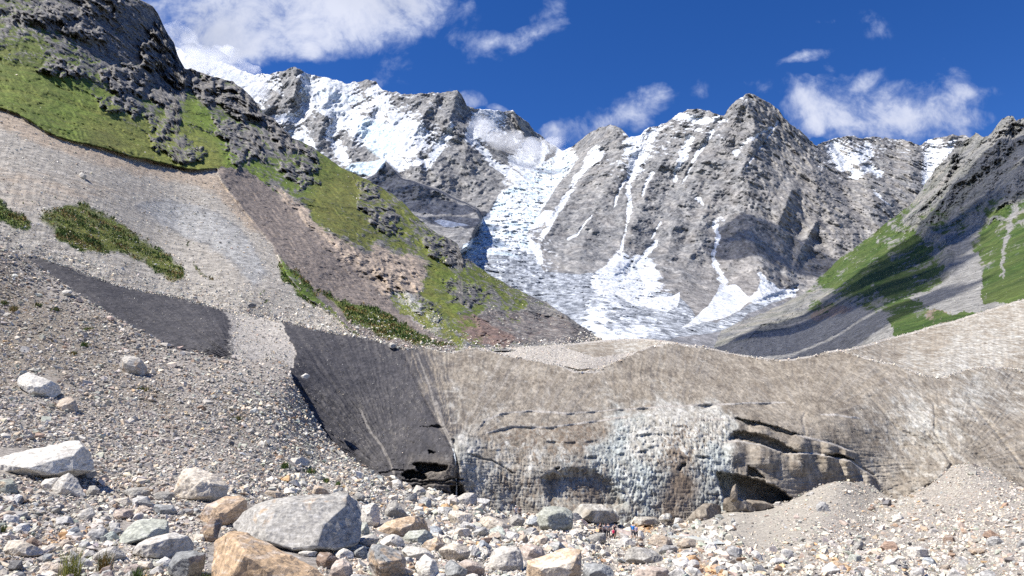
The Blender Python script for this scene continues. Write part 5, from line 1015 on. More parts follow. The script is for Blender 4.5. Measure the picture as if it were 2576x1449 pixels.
cc_ = cc_ * (1 - ru) + np.array([.52, .29, .11]) * ru
order = np.argsort(-S); nbig = min(300 - len(B), (S > 13).sum())
big, small = order[:nbig], order[nbig:]
print('MIDSIZE', (S > 15).sum(), len(S))
link('rubble', stones_mesh('rubble', C[small], WS[small], cc_[small], m_stone, .32), kind='stuff', label='loose angular stones and gravel covering the moraine', category='rubble')

# medium boulders: one object each, described by the nearest placed boulder
MP = []
for k in range(10):
    n = 14; p = RS.normal(size=(n, 3)); p /= np.linalg.norm(p, axis=1)[:, None]; p *= np.array([1, RS.uniform(.65, .95), RS.uniform(.5, .8)])
    bm = hull_tris([tuple(q) for q in p]); bmesh.ops.dissolve_limit(bm, angle_limit=math.radians(9), verts=bm.verts, edges=bm.edges)
    try: bmesh.ops.bevel(bm, geom=list(bm.edges), offset=.02, offset_type='OFFSET', segments=1, profile=.5, affect='EDGES', clamp_overlap=True)
    except Exception: pass
    bmesh.ops.triangulate(bm, faces=bm.faces)
    for _ in range(4):
        le = [e_ for e_ in bm.edges if e_.calc_length() > .22]
        if not le or len(bm.verts) > 900: break
        bmesh.ops.subdivide_edges(bm, edges=le, cuts=1); bmesh.ops.triangulate(bm, faces=[f for f in bm.faces if len(f.verts) > 3])
    bm.normal_update(); bm.verts.ensure_lookup_table(); bm.verts.index_update()
    V = np.array([v.co[:] for v in bm.verts]); N = np.array([v.normal[:] for v in bm.verts]); T = np.array([[v.index for v in f.verts] for f in bm.faces]); bm.free()
    V = V + N * (.05 * fbm(V * 1.6 + k, 4, k, .55) + .06 * fbm(V * np.array([1, 1, 3.]) * 2 + k, 3, k + 4, .6, ridged=True))[:, None]
    MP.append(new_mesh('boulder', V, T, np.full(len(T), 3), m_boulder, False))
R = rot_rand(nbig, .45); used = {}
med = sorted(range(nbig), key=lambda q: X[big[q]])
for q in med:
    i = big[q]; x, y = X[i], Y[i] - S[i] * .3
    o = bpy.data.objects.new('boulder', MP[RS.randint(0, len(MP))]); COL.objects.link(o)
    o.matrix_world = Matrix.Translation(Vector(C[i])) @ Matrix(R[q].tolist()).to_4x4() @ Matrix.Scale(float(WS[i]), 4)
    ckey = PN[cix[i]]; v = PAL[ckey]; j = RS.uniform(.8, 1.15); o.color = (v[0] * j, v[1] * j, v[2] * j, RS.choice([-.3, 0, 0, .1, .2, .4]))
    cand = sorted(LAND, key=lambda l: math.hypot((l[0] - x) - 0, l[1] - y))[:4]
    for cnd in cand:
        dx, dy = x - cnd[0], y - cnd[1]
        rel = ('right of' if dx > 0 else 'left of') if abs(dx) > abs(dy) else ('below' if dy > 0 else 'above')
        size = 'small' if S[i] < 17 else ('medium' if S[i] < 24 else 'large')
        short = ' '.join(cnd[2].split()[:7])
        while short.split()[-1] in ('with', 'the', 'of', 'at', 'by', 'in', 'on', 'a', 'and', 'between', 'under', 'its', 'left', 'right', 'lower', 'below', 'above', 'towards', 'to', 'big', 'dark', 'flat', 'just', 'behind', 'from', 'orange', 'long', 'first', 'beside', 'largest', 'where', 'rubble', 'tan', 'half', 'touching', 'bottom', 'near', 'second', 'rust', 'cut', 'grey', 'white', 'pinkish', 'brown', 'leaning', 'standing', 'split', 'wedged', 'lying', 'poised', 'high', 'against', 'low', 'over'):
            short = ' '.join(short.split()[:-1])
        lab = f'{size} {ckey} stone {rel} the {short}'
        if lab not in used: break
    else:
        for sh in ('smoother', 'rougher', 'flatter', 'darker', 'paler', 'lower', 'farther'):
            lab2 = f'{sh} {lab}'
            if lab2 not in used: lab = lab2; break
    used[lab] = 1
    o['label'] = lab; o['category'] = 'stone'; o['group'] = 'boulders lying on the moraine'

# ---------------- loose stones on the ice rims, the dark ice and the scree slopes
def on_layer(L, weight, n, smin, smax, pw, wts, lift=.2, tint=None):
    w = np.clip(weight, 0, None) * (L.px > -60) * (L.px < 2640) * (L.py > -60)
    w = w / w.sum(); ix = RS.choice(len(w), n, p=w)
    dx, dy = RS.uniform(-1.3, 1.3, n), RS.uniform(-1.3, 1.3, n)
    s = smin * (1 - RS.uniform(0, 1, n) * (1 - (smin / smax) ** pw)) ** (-1 / pw)
    D = L.D[ix]; ws = s * .5 * D / F; Cc = at(L.px[ix] + dx, L.py[ix] + dy, D - ws * .3); Cc[:, 2] += ws * lift
    return Cc, ws, pick_cols(n, wts)[1]
LW = {'pale grey': 40, 'white': 25, 'cream': 20, 'grey': 10, 'tan': 8, 'pinkish': 5}
parts = []
Lf = front_layer
rim = stroke(Lf.px, Lf.py, list(zip(range(-680, 2880, 20), front_top(np.arange(-680, 2880, 20)) + 2)), 5)
parts.append(on_layer(Lf, rim * (Lf.px < 1100) + rim * .35 * (Lf.px >= 1100), 3800, 2.2, 11, 2.0, LW))
tg = front_tongue
parts.append(on_layer(Lf, tg, 2600, 2.2, 11, 2.4, LW))
cluster = np.clip(perlin(Lf.P0 / 5., 88) + .15, 0.03, 1)
parts.append(on_layer(Lf, (1 - tg) * sm(Lf.px, 1250, 1000) * cluster, 2600, 1.3, 4.5, 2.6, LW))
parts.append(on_layer(Lf, (1 - tg) * sm(Lf.px, 1000, 1250) * cluster * (Lf.py < 1220), 3600, 1.2, 3.6, 2.8, LW))
Lb = BACKL
parts.append(on_layer(Lb, Lb.attr['stone'][:len(Lb.px)] * (Lb.py < front_top(Lb.px) + 3), 2600, 2., 6, 2.4, LW))
link('rim_stones', stones_mesh('rim_stones', np.concatenate([p[0] for p in parts]), np.concatenate([p[1] for p in parts]), np.concatenate([p[2] for p in parts]), m_stone), kind='stuff', label='pale stones strewn on the dirty ice and along its rims', category='rubble')
parts = []
Ll = left_L; n0 = len(Ll.px)
scr = Ll.attr['scree'][:n0] + Ll.attr['grey'][:n0]
band = sm(Ll.py - rim_full(Ll.px), -95, -8)
parts.append(on_layer(Ll, scr * .5 + .02, 15000, 1.8, 10, 2.4, LW))
parts.append(on_layer(Ll, band ** 2 * sm(Ll.px, 1250, 1000), 7000, 2.6, 14, 2.1, LW))
parts.append(on_layer(Ll, band * sm(Ll.py - rim_full(Ll.px), -30, 0), 2500, 3, 13, 1.9, LW))
parts.append(on_layer(Ll, Ll.attr['talus'][:n0] * .6 + Ll.attr['tan'][:n0] * .4, 3500, 1.5, 4, 3, {'grey': 20, 'pinkish': 10, 'tan': 14, 'rust brown': 12, 'pale grey': 8}))
parts.append(on_layer(Ll, stroke(Ll.px, Ll.py, [(1180, 660), (1260, 712), (1340, 760), (1400, 790)], 20), 500, 1.5, 5, 2.4, LW))
link('scree', stones_mesh('scree', np.concatenate([p[0] for p in parts]), np.concatenate([p[1] for p in parts]), np.concatenate([p[2] for p in parts]), m_stone), kind='stuff', label='scree stones strewn over the left hand slope', category='rubble')
Lr = right_L; n0 = len(Lr.px)
p_ = on_layer(Lr, Lr.attr['scree'][:n0] + .12, 7000, 1.3, 4.5, 2.6, {'grey': 30, 'pale grey': 20, 'blue grey': 10, 'green grey': 5})
link('hillside_scree', stones_mesh('hillside_scree', p_[0], p_[1], p_[2], m_stone), kind='stuff', label='grey scree stones on the right hand mountainside', category='rubble')

# ================================================================== plants
def blade_mesh(name, base, hgt, lean, wid, colr, mat):
    """triangular leaf blades, two segments each"""
    n = len(base); a = RS.uniform(0, 2 * np.pi, n); dx = np.stack([np.cos(a), np.sin(a), a * 0], 1); ln = RS.normal(0, 1, (n, 2)) * lean[:, None]
    top = base + np.concatenate([ln, hgt[:, None]], 1); mid = base + np.concatenate([ln * .3, hgt[:, None] * .6], 1)
    w = wid[:, None]; V = np.stack([base - dx * w, base + dx * w, mid + dx * w * .8, mid - dx * w * .8, top], 1).reshape(-1, 3)
    o = (np.arange(n) * 5)[:, None]; q = o + np.array([[0, 1, 2, 3]]); t3 = o + np.array([[3, 2, 4]])
    loops = np.concatenate([q.ravel(), t3.ravel()]); cnt = np.concatenate([np.full(n, 4), np.full(n, 3)])
    return new_mesh(name, V, loops, cnt, mat, False, {'Col': np.repeat(colr, 5, 0)})
m_leaf = bpy.data.materials.new('leaf'); m_leaf.use_nodes = True; t = m_leaf.node_tree; b = t.nodes['Principled BSDF']
a_ = nd(t, 'ShaderNodeAttribute', attribute_name='Col'); g_ = nd(t, 'ShaderNodeNewGeometry'); z_ = nd(t, 'ShaderNodeTexNoise'); lk(t, g_.outputs['Position'], z_.inputs['Vector']); z_.inputs['Scale'].default_value = 4
vm = nd(t, 'ShaderNodeVectorMath', operation='SCALE'); lk(t, a_.outputs['Color'], vm.inputs[0]); lk(t, mth(t, 'ADD', .6, mth(t, 'MULTIPLY', z_.outputs[0], .8)), vm.inputs['Scale']); lk(t, vm.outputs[0], b.inputs['Base Color'])
b.inputs['Roughness'].default_value = .7; b.inputs['Specular IOR Level'].default_value = .2
def leafcols(n, warm):
    g1, g2, y, o_ = np.array([.045, .085, .018]), np.array([.085, .13, .03]), np.array([.17, .15, .05]), np.array([.22, .13, .045])
    r = RS.uniform(0, 1, (n, 1)); k = RS.uniform(0, 1, (n, 1)) < warm[:, None] if np.ndim(warm) else RS.uniform(0, 1, (n, 1)) < warm
    return np.where(k, y * r + o_ * (1 - r), g1 * r + g2 * (1 - r)) * RS.uniform(.7, 1.3, (n, 1))
# low shrubs on the scree: leafy mass
Ll = left_L; n0 = len(Ll.px)
sh_w = Ll.attr['grass'][:n0] * (np.maximum(Ll.attr['scree'][:n0], Ll.attr['talus'][:n0]) > .5) * (Ll.py > 480)
sh_w = sh_w * (sh_w > .4)
far = fbm(np.stack([Ll.px / 38, Ll.py / 26, Ll.px * 0 + 5], -1), 4, 48, .6)
sh_w = sh_w + (far > .30) * (far - .28) * 3.0 * (Ll.attr['scree'][:n0] > .5) * sm(Ll.py - rim_full(Ll.px), -230, -120) * (1 - sm(Ll.py - rim_full(Ll.px), -50, -20))
n = 15000; w = sh_w * (Ll.px > -60); w = w / w.sum(); ix = RS.choice(n0, n, p=w)
D = Ll.D[ix]; base = at(Ll.px[ix] + RS.uniform(-2, 2, n), Ll.py[ix] + RS.uniform(-2, 2, n), D - .3)
cl = np.clip(perlin(base / 5., 5) * 1.4 + .6, .2, 1.3)
hg = RS.uniform(2.2, 7, n) * D / F * cl
warm = np.clip(.30 + 1.3 * perlin(base / 6., 15), .02, .9)
link('shrubs', blade_mesh('shrubs', base, hg, hg * .5, RS.uniform(.8, 2.0, n) * D / F, leafcols(n, warm), m_leaf), kind='stuff', label='low green and rusty shrubs covering patches of the scree', category='shrubs')
TUFTS = [(34, 782, 16, 14, .85, 'dry yellow grass tuft near the left edge below the dark ice strip'), (10, 765, 14, 10, .6, 'small olive tuft cut by the left edge'), (212, 872, 14, 14, .15, 'green tuft in the brown rubble left of the dark ice strip'), (95, 770, 16, 9, .6, 'olive tuft above the brown rubble'), (140, 782, 18, 10, .5, 'low olive tuft right of the brown rubble top'), (185, 892, 12, 8, .9, 'rusty tuft below the green tuft'),
    (220, 830, 20, 8, .6, 'sparse dry tuft halfway up the left rubble slope'), (360, 982, 26, 10, .6, 'dark olive tuft below the half tan boulder'), (718, 1178, 14, 16, .05, 'green tuft left of the pale grey slab'), (783, 1190, 24, 14, .15, 'green plant cluster below the pale grey slab'), (850, 1222, 10, 12, .1, 'small green tuft right of the plant cluster'), (820, 1212, 12, 10, .3, 'small yellow green tuft under the plant cluster'),
    (597, 1055, 20, 9, .5, 'faint dry tuft in the middle of the left slope'), (156, 1315, 14, 9, .2, 'small green tuft above the red brown slab'), (175, 1462, 44, 84, .7, 'tall yellow green grass clump at the bottom left'), (260, 1440, 26, 56, .85, 'thin dry grass stalks beside the tall grass clump'), (345, 1462, 34, 36, .1, 'fresh green grass tuft at the bottom edge'), (520, 1470, 30, 30, .2, 'short green grass tuft at the bottom edge left of the orange boulder'), (5, 1345, 14, 26, .3, 'green weeds at the bottom left edge')]
for (x, y, wd_, hh, wm, lab) in TUFTS:
    D0 = float(g_depth(np.array([x]), np.array([y]))[0]); n = 90 if hh < 30 else 190
    bx = x + RS.normal(0, wd_ * .3, n); by = y + RS.normal(0, 1.5, n); Dn = g_depth(bx, by); base = at(bx, by, Dn - .05)
    hg = RS.uniform(.5, 1.1, n) * hh * D0 / F; wdt = RS.uniform(.35, .8, n) * (D0 / F) * (1.5 if hh < 30 else 1.0)
    c_ = leafcols(n, wm * .8); o0 = base.mean(0)
    if 'yellow green' in lab and hh > 50: c_ = np.where(RS.uniform(0, 1, (n, 1)) < .7, np.array([.26, .27, .06]), c_)
    o = link('grass_tuft', blade_mesh('grass_tuft', base - o0, hg, hg * .28, wdt, c_, m_leaf), label=lab, category='grass tuft', group='tufts growing in the rubble'); o.location = o0

# ================================================================== ice blocks, streams
m_iceblk = m_ice
def ice_block(pix, D0, label, seed, fr=None, clean=.2, th=.9):
    cc, V, T = boulder_mesh(pix, fr, D0, th, .5, seed)
    n = len(V); A = {k: np.full(n, 0.0) for k in ('dark', 'clean', 'brown', 'blue', 'wet', 'stone')}; A['clean'] += clean; A['brown'] += .25
    o = link('ice_block', new_mesh('ice_block', V, T, np.full(len(T), 3), m_ice, False, A), label=label, category='ice block', group='ice blocks fallen from the glacier'); o.location = cc
def D_at(x, y): return float(g_depth(np.array([x]), np.array([y]))[0])
ice_block([(1834, 1262), (1838, 1240), (1844, 1224), (1851, 1218), (1854, 1230), (1852, 1248), (1856, 1262)], 103, 'upright brown ice splinter at the cave mouth', 61, clean=0)
ice_block([(1815, 1280), (1820, 1255), (1850, 1250), (1880, 1262), (1905, 1275), (1900, 1287), (1850, 1290)], 103, 'dirty brown ice lump at the foot of the cave splinter', 62, clean=.05)
ice_block([(1865, 1275), (1880, 1258), (1920, 1262), (1950, 1272), (1915, 1284)], 104, 'low dark ice slab inside the cave mouth', 63, clean=0)
ice_block([(1720, 1320), (1745, 1290), (1770, 1270), (1815, 1262), (1825, 1278), (1790, 1292), (1760, 1305), (1735, 1322)], 101, 'long brown ice ramp below the white ice', 64, clean=.05, th=.5)
ice_block([(1435, 1288), (1460, 1270), (1510, 1270), (1540, 1282), (1560, 1306), (1530, 1318), (1490, 1305), (1440, 1300)], 97, 'flat striped ice slab right of the round green boulder', 65, clean=.62, th=.7)
ice_block([(1655, 1305), (1668, 1293), (1685, 1292), (1692, 1300), (1680, 1312), (1662, 1310)], 100, 'small bright white ice chunk behind the people', 66, clean=1.2)
ice_block([(1590, 1312), (1610, 1300), (1650, 1300), (1662, 1315), (1630, 1322), (1595, 1322)], 100, 'brown and white ice lump above the orange gravel', 67, clean=.5)
m_w = bpy.data.materials.new('milky_meltwater'); m_w.use_nodes = True; b = m_w.node_tree.nodes['Principled BSDF']; t = m_w.node_tree
zz = nd(t, 'ShaderNodeTexNoise'); zz.inputs['Scale'].default_value = 3; g_ = nd(t, 'ShaderNodeNewGeometry'); lk(t, g_.outputs['Position'], zz.inputs['Vector'])
lk(t, mixc(t, zz.outputs[0], (.42, .46, .45), (.62, .65, .64)), b.inputs['Base Color']); b.inputs['Roughness'].default_value = .25
def ribbon(name, path, width, lift, label, Ds=None):
    V = []; 
    for k, (x, y) in enumerate(path):
        w = width * (.7 + .6 * abs(math.sin(k * 1.9)))
        for s_ in (-1, 1):
            D_ = Ds[k] if Ds else D_at(x, y)
            p = at(x + s_ * w, y, D_); p[2] += lift; V.append(p)
    n = len(path); F_ = [(2 * i, 2 * i + 1, 2 * i + 3, 2 * i + 2) for i in range(n - 1)]
    V = np.array(V); V2 = V.copy(); V2[:, 2] -= .25; V2[:, 1] += .1
    me = new_mesh(name, np.concatenate([V, V2]), np.array(F_ + [tuple(i + 2 * n for i in f[::-1]) for f in F_] + [(2 * i, 2 * i + 2, 2 * i + 2 + 2 * n, 2 * i + 2 * n) for i in range(n - 1)] + [(2 * i + 1, 2 * i + 1 + 2 * n, 2 * i + 3 + 2 * n, 2 * i + 3) for i in range(n - 1)]), np.full(4 * (n - 1), 4), m_w, False)
    return link(name, me, kind='structure')
ribbon('stream', [(1690, 1350), (1715, 1353), (1745, 1351), (1765, 1356), (1785, 1358), (1805, 1366), (1812, 1372)], 13, .12, '')
Lf = front_layer
def D_front(x, y): return float(Lf.D[np.argmin((Lf.px - x) ** 2 + (Lf.py - y) ** 2)])
wp = [(1139, 1128), (1143, 1145), (1146, 1160), (1146, 1180), (1147, 1200), (1149, 1225), (1148, 1250)]
Dw = [D_front(x, y) - .4 for x, y in wp]; Dw = [min(Dw[k:]) if k > 2 else Dw[k] for k in range(len(Dw))]; Dw[3:] = [min(Dw[2:3])] * len(Dw[3:])
ribbon('waterfall', wp, 1.5, 0, '', Dw)

# ================================================================== people
def flat_mat(name, c, rough=.8):
    m = bpy.data.materials.new(name); m.use_nodes = True; t = m.node_tree; b = t.nodes['Principled BSDF']; b.inputs['Roughness'].default_value = rough
    n = nd(t, 'ShaderNodeTexNoise'); n.inputs['Scale'].default_value = 14; tcn = nd(t, 'ShaderNodeTexCoord'); lk(t, tcn.outputs['Object'], n.inputs['Vector'])
    lk(t, mixc(t, n.outputs[0], tuple(v * .8 for v in c), tuple(min(1, v * 1.2) for v in c)), b.inputs['Base Color']); return m
SKIN = flat_mat('skin', (.50, .32, .24), .55)
def skin_obj(name, verts, edges, radii, mat, parent, sub=1, roots=(0,)):
    me = bpy.data.meshes.new(name); me.from_pydata(verts, edges, [])
    o = bpy.data.objects.new(name, me); COL.objects.link(o)
    md = o.modifiers.new('s', 'SKIN'); md.use_smooth_shade = True
    for i, v in enumerate(me.skin_vertices[0].data):
        r = radii[i]; v.radius = r if isinstance(r, tuple) else (r, r); v.use_root = i in roots
    s2 = o.modifiers.new('u', 'SUBSURF'); s2.levels = sub; s2.render_levels = sub
    dg = bpy.context.evaluated_depsgraph_get()
    m2 = bpy.data.meshes.new_from_object(o.evaluated_get(dg)); m2.name = name; o.modifiers.clear(); o.data = m2
    m2.materials.clear(); m2.materials.append(mat); o.parent = parent
    for p in m2.polygons: p.use_smooth = True
    return o
def person(x, y, H, yaw, label, shirt, trousers, hair, arms=((.1, .1), (.1, .1)), sleeves=.5, longhair=False, stance=.1, skin=SKIN, bend=0.0, cap=None, short=False):
    D0 = D_at(x, y); p = at(x, y, D0)
    r = bpy.data.objects.new('person', None); COL.objects.link(r); r.location = p; r.rotation_euler = (0, 0, yaw); r['label'] = label; r['category'] = 'person'
    k = H / 1.75
    hipz = .92; shz = 1.42
    V = []; E_ = []; R_ = []
    def add(v, rad, par=None):
        V.append(tuple(c * k for c in v)); R_.append(tuple(q * k for q in rad) if isinstance(rad, tuple) else rad * k)
        if par is not None: E_.append((par, len(V) - 1))
        return len(V) - 1
    lean = -bend
    pel = add((0, 0, hipz), (.155, .11)); wa_ = add((0, lean * .3, 1.10), (.13, .10), pel); ch = add((0, lean * .7, 1.30), (.155, .115), wa_); sh_ = add((0, lean, shz), (.13, .09), ch)
    ne = add((0, lean * 1.05, 1.50), .055, sh_); hd0 = add((0, lean * 1.1 - .01, 1.56), .07, ne); hd1 = add((0, lean * 1.15 - .01, 1.64), (.078, .092), hd0); hd2 = add((0, lean * 1.15, 1.71), (.06, .07), hd1)
    hands = []
    for s_, (fw, bendarm) in zip((-1, 1), arms):
        a = add((s_ * .17, lean, shz - .02), .058, sh_); el = add((s_ * (.23 + .03), lean - fw * .25, 1.14 + fw * .05), .042, a); wr = add((s_ * (.24 - bendarm * .12), lean - fw * .3 - bendarm * .24, .92 + bendarm * .28), .030, el); ha = add((s_ * (.235 - bendarm * .16), lean - fw * .3 - bendarm * .30, .85 + bendarm * .34), (.036, .02), wr)
        hands.append((s_, V[ha]))
    legs = []
    for s_ in (-1, 1):
        hp = add((s_ * .09, 0, .86), .092, pel); kn = add((s_ * (.10 + stance * .3), -.03 + s_ * stance * .4, .48), .062, hp); an = add((s_ * (.11 + stance * .5), s_ * stance * .7, .08), .042, kn); to = add((s_ * (.12 + stance * .5), s_ * stance * .7 - .14, .035), (.045, .03), an); legs.append((kn, an))
    body = skin_obj('body', V, E_, R_, skin, r, 1)
    # five separate fingers on each hand, joined into the same body mesh
    fm = bmesh.new(); fm.from_mesh(body.data)
    for s_, h in hands:
        for q in range(5):
            L_ = (.055, .075, .082, .076, .06)[q] * k; off = (-.03, -.018, -.006, .006, .018)[q] * k
            d0 = Vector((h[0], h[1] + off, h[2] - (.02 if q == 0 else .035) * k)); d1 = d0 + Vector((-s_ * .012 * k, (-.03 if q == 0 else -.004) * k, -L_ * .55)); d2 = d1 + Vector((-s_ * .022 * k, -.002 * k, -L_ * .45))
            for a_0, a_1, r0, r1 in ((d0, d1, .0095, .0085), (d1, d2, .0085, .006)):
                ax = (a_1 - a_0); g2 = bmesh.ops.create_cone(fm, segments=6, radius1=r0 * k, radius2=r1 * k, depth=ax.length, cap_ends=True); M_ = Matrix.Translation((a_0 + a_1) / 2) @ ax.to_track_quat('Z', 'Y').to_matrix().to_4x4()
                bmesh.ops.transform(fm, matrix=M_, verts=g2['verts'])
    hz = V[hd1]
    g2 = bmesh.ops.create_cone(fm, segments=6, radius1=.016 * k, radius2=.006 * k, depth=.035 * k, cap_ends=True); bmesh.ops.transform(fm, matrix=Matrix.Translation((hz[0], hz[1] - .10 * k, hz[2] - .01 * k)) @ Matrix.Rotation(math.radians(70), 4, 'X'), verts=g2['verts'])
    for s_ in (-1, 1):
        g2 = bmesh.ops.create_icosphere(fm, subdivisions=1, radius=.022 * k); bmesh.ops.transform(fm, matrix=Matrix.Translation((hz[0] + s_ * .078 * k, hz[1], hz[2] - .01 * k)) @ Matrix.Diagonal((.4, .8, 1.3, 1)), verts=g2['verts'])
    fm.to_mesh(body.data); fm.free()
    eye = bmesh.new()
    for s_ in (-1, 1):
        g2 = bmesh.ops.create_icosphere(eye, subdivisions=1, radius=.011 * k); bmesh.ops.transform(eye, matrix=Matrix.Translation((hz[0] + s_ * .032 * k, hz[1] - .082 * k, hz[2] + .012 * k)), verts=g2['verts'])
    me = bpy.data.meshes.new('eyes'); eye.to_mesh(me); eye.free(); me.materials.append(flat_mat('eye_dark', (.03, .02, .02))); link('eyes', me, r)
    def sub(idx, grow, mat, name, extra=None):
        V2 = [V[i] for i in idx]; mp_ = {i: n_ for n_, i in enumerate(idx)}; E2 = [(mp_[a], mp_[b_]) for a, b_ in E_ if a in mp_ and b_ in mp_]
        R2 = [tuple(q + grow * k for q in R_[i]) if isinstance(R_[i], tuple) else R_[i] + grow * k for i in idx]
        if extra: V2, E2, R2 = extra(V2, E2, R2, mp_)
        return skin_obj(name, V2, E2, R2, mat, r, 1)
    arm_i = [8, 9, 12, 13]
    def cutarm(V2, E2, R2, mp_):
        for e_i, (s_i, el_i, wr_i) in enumerate(((8, 9, 10), (12, 13, 14))):
            a0 = Vector(V[s_i]); a1 = Vector(V[el_i]); tt = min(1, sleeves * 1.6); V2[mp_[el_i]] = tuple(a0.lerp(a1, tt))
            if sleeves > .8:
                V2.append(tuple(a1.lerp(Vector(V[wr_i]), .9))); R2.append(.042 * k); E2.append((mp_[el_i], len(V2) - 1))
        return V2, E2, R2
    sub([0, 1, 2, 3] + arm_i, .018, flat_mat('shirt_cloth', shirt), 'shirt', cutarm)
    li = [0, 16, 17, 18, 20, 21, 22]
    def cutleg(V2, E2, R2, mp_):
        if short:
            for a_, b_ in ((17, 18), (21, 22)): V2[mp_[b_]] = tuple(Vector(V[a_]).lerp(Vector(V[b_]), .12)); R2[mp_[b_]] = .075 * k
        return V2, E2, R2
    sub(li, .016, flat_mat('trouser_cloth', trousers), 'shorts' if short else 'trousers', cutleg)
    hb_ = bmesh.new(); bmesh.ops.create_uvsphere(hb_, u_segments=14, v_segments=10, radius=1)
    for v in hb_.verts:
        c = v.co; c.x *= .094; c.y *= .108; c.z *= .10
        if c.y < -.03 and c.z < .03: c.y = -.03; c.z = max(c.z, .02)
        if c.z < -.02 and longhair: c.z *= 2.6
        c.y += .014; c.z += .035
    bmesh.ops.scale(hb_, vec=(k, k, k), verts=hb_.verts); bmesh.ops.translate(hb_, vec=hz, verts=hb_.verts)
    me = bpy.data.meshes.new('hair'); hb_.to_mesh(me); hb_.free(); me.materials.append(flat_mat('cap_cloth' if cap else 'hair_dark', cap or hair)); link('cap' if cap else 'hair', me, r)
    sb_ = bmesh.new()
    for i in (19, 23):
        c = V[i]; g2 = bmesh.ops.create_uvsphere(sb_, u_segments=10, v_segments=6, radius=1); bmesh.ops.transform(sb_, matrix=Matrix.Translation((c[0], c[1] + .05 * k, .045 * k)) @ Matrix.Diagonal((.055 * k, .14 * k, .055 * k, 1)), verts=g2['verts'])
        me = bpy.data.meshes.new('shoe'); sb_.to_mesh(me); me.materials.append(flat_mat('shoe_leather', (.12, .11, .10))); link('shoe', me, r); sb_.clear()
    sb_.free()
    return r
def backpack(owner, k, y0, c, label):
    bm = bmesh.new(); bmesh.ops.create_cube(bm, size=1); bmesh.ops.scale(bm, vec=(.26 * k, .15 * k, .40 * k), verts=bm.verts)
    bmesh.ops.bevel(bm, geom=list(bm.edges), offset=.05 * k, segments=3, affect='EDGES', profile=.5)
    me = bpy.data.meshes.new('pack_body'); bm.to_mesh(me); bm.free(); mt = flat_mat('pack_fabric', c); me.materials.append(mt)
    e_ = bpy.data.objects.new('backpack', None); COL.objects.link(e_); e_.location = owner.matrix_basis @ Vector((0, y0 * k, 1.22 * k)); e_.rotation_euler = owner.rotation_euler; e_['label'] = label; e_['category'] = 'backpack'
    link('pack_body', me, e_)
    bm = bmesh.new(); bmesh.ops.create_cube(bm, size=1); bmesh.ops.scale(bm, vec=(.19 * k, .05 * k, .17 * k), verts=bm.verts); bmesh.ops.translate(bm, vec=(0, .09 * k, -.07 * k), verts=bm.verts); bmesh.ops.bevel(bm, geom=list(bm.edges), offset=.02 * k, segments=2, affect='EDGES', profile=.5)
    me = bpy.data.meshes.new('front_pocket'); bm.to_mesh(me); bm.free(); me.materials.append(mt); link('front_pocket', me, e_)
    for s_ in (-1, 1):
        pth = [Vector((s_ * .10, -.06, .17)), Vector((s_ * .12, -.17, .24)), Vector((s_ * .13, -.27, .10)), Vector((s_ * .14, -.24, -.12)), Vector((s_ * .13, -.08, -.16))]
        bm = bmesh.new(); pr = None
        for q in pth:
            ring = [bm.verts.new((q + Vector((dx, dy, 0))) * k) for dx, dy in ((-.022, 0), (.022, 0), (.022, .012), (-.022, .012))]
            if pr:
                for i in range(4): bm.faces.new((pr[i], pr[(i + 1) % 4], ring[(i + 1) % 4], ring[i]))
            pr = ring
        me = bpy.data.meshes.new('strap'); bm.to_mesh(me); bm.free(); me.materials.append(mt); link('strap', me, e_)
    return e_
PI = math.pi
person(1531, 1356, 1.80, -.5, 'tallest person of the group, in grey blue shirt and black trousers', (.10, .12, .17), (.02, .02, .026), (.03, .025, .02), arms=((.2, .9), (.2, .9)), sleeves=.5)
person(1522, 1353, 1.62, .5, 'person with dark hair and white top half hidden behind the grey blue shirt', (.55, .50, .50), (.03, .03, .04), (.02, .018, .02), longhair=True)
person(1547, 1354, 1.62, .4, 'person with long dark hair and dark top standing behind the pink backpack', (.07, .045, .055), (.025, .02, .025), (.02, .015, .012), longhair=True, sleeves=.3)
ch = person(1543, 1359, 1.32, PI + .1, 'small person in pale pink shirt and dark trousers seen from behind', (.62, .33, .38), (.035, .03, .035), (.30, .22, .16), stance=.12)
backpack(ch, 1.32 / 1.75, .19, (.78, .03, .12), 'bright pink red backpack on the small person in pale pink')
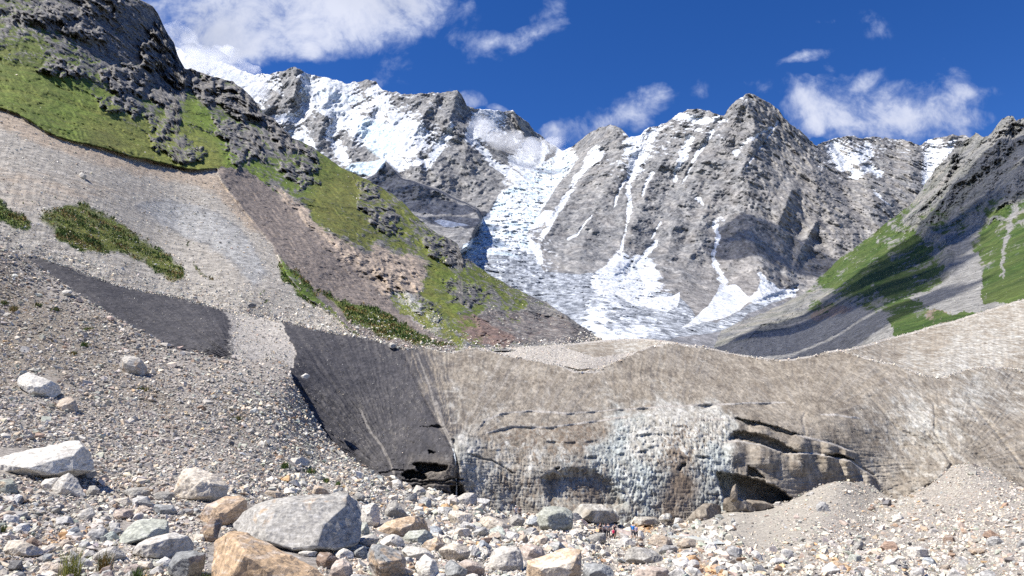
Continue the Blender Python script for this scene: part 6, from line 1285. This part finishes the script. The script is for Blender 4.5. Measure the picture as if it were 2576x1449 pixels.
person(1511, 1350, 1.55, .3, 'person in sleeveless black top behind the grey boulder', (.02, .02, .022), (.02, .02, .022), (.10, .06, .04), longhair=True, sleeves=.1, arms=((.3, .9), (.1, .5)))
bl = person(1593, 1357, 1.80, 2.6, 'person in bright blue T shirt and dark shorts right of the group', (.03, .22, .62), (.045, .045, .06), (.03, .02, .02), short=True)
person(1601, 1357, 1.60, 2.2, 'person in lilac top and dark shorts beside the bright blue T shirt', (.30, .28, .42), (.05, .05, .06), (.06, .04, .03), short=True, longhair=True)
person(1298, 1306, 1.65, .4, 'person in white cap and white shirt behind the rocks at the ice foot', (.66, .63, .62), (.2, .2, .22), (.1, .08, .06), cap=(.75, .74, .72))
person(1308, 1305, 1.5, -.2, 'person in dark clothes beside the white cap at the ice foot', (.05, .04, .045), (.04, .04, .05), (.02, .02, .02))

# cairns: stacked flat stones
def cairn(x, y, sizes, label, cols, hpx):
    D0 = D_at(x, y) - .4; p = at(x, y, D0); s1 = D0 / F
    r = bpy.data.objects.new('cairn', None); COL.objects.link(r); r.location = p; r['label'] = label; r['category'] = 'cairn'
    z = -.15 * s1 * hpx / 10
    hh = hpx * s1 / len(sizes)
    for q, s_ in enumerate(sizes):
        o = bpy.data.objects.new('stone', MP[(q * 3 + 1) % len(MP)]); COL.objects.link(o); o.parent = r
        w = s_ * s1 * .5
        o.scale = (w, w * .9, hh * .95); o.location = (RS.uniform(-.1, .1) * w, 0, z + hh * .5); o.rotation_euler = (RS.normal(0, .06), RS.normal(0, .06), RS.uniform(0, 6)); z += hh * .95
        v = PAL[cols[q % len(cols)]]; o.color = (*v, 0)
cairn(2280, 1455, [26, 22, 20, 18, 19, 15, 12], 'slim stack of flat dark and orange stones at the bottom right', ['grey', 'tan', 'dark grey', 'orange', 'dark grey', 'pale grey', 'dark grey'], 44)
cairn(1612, 1381, [26, 24, 20, 20, 16, 12], 'low cairn of brown flat stones in front of the person in lilac', ['tan', 'rust brown', 'grey', 'tan', 'rust brown', 'tan'], 32)
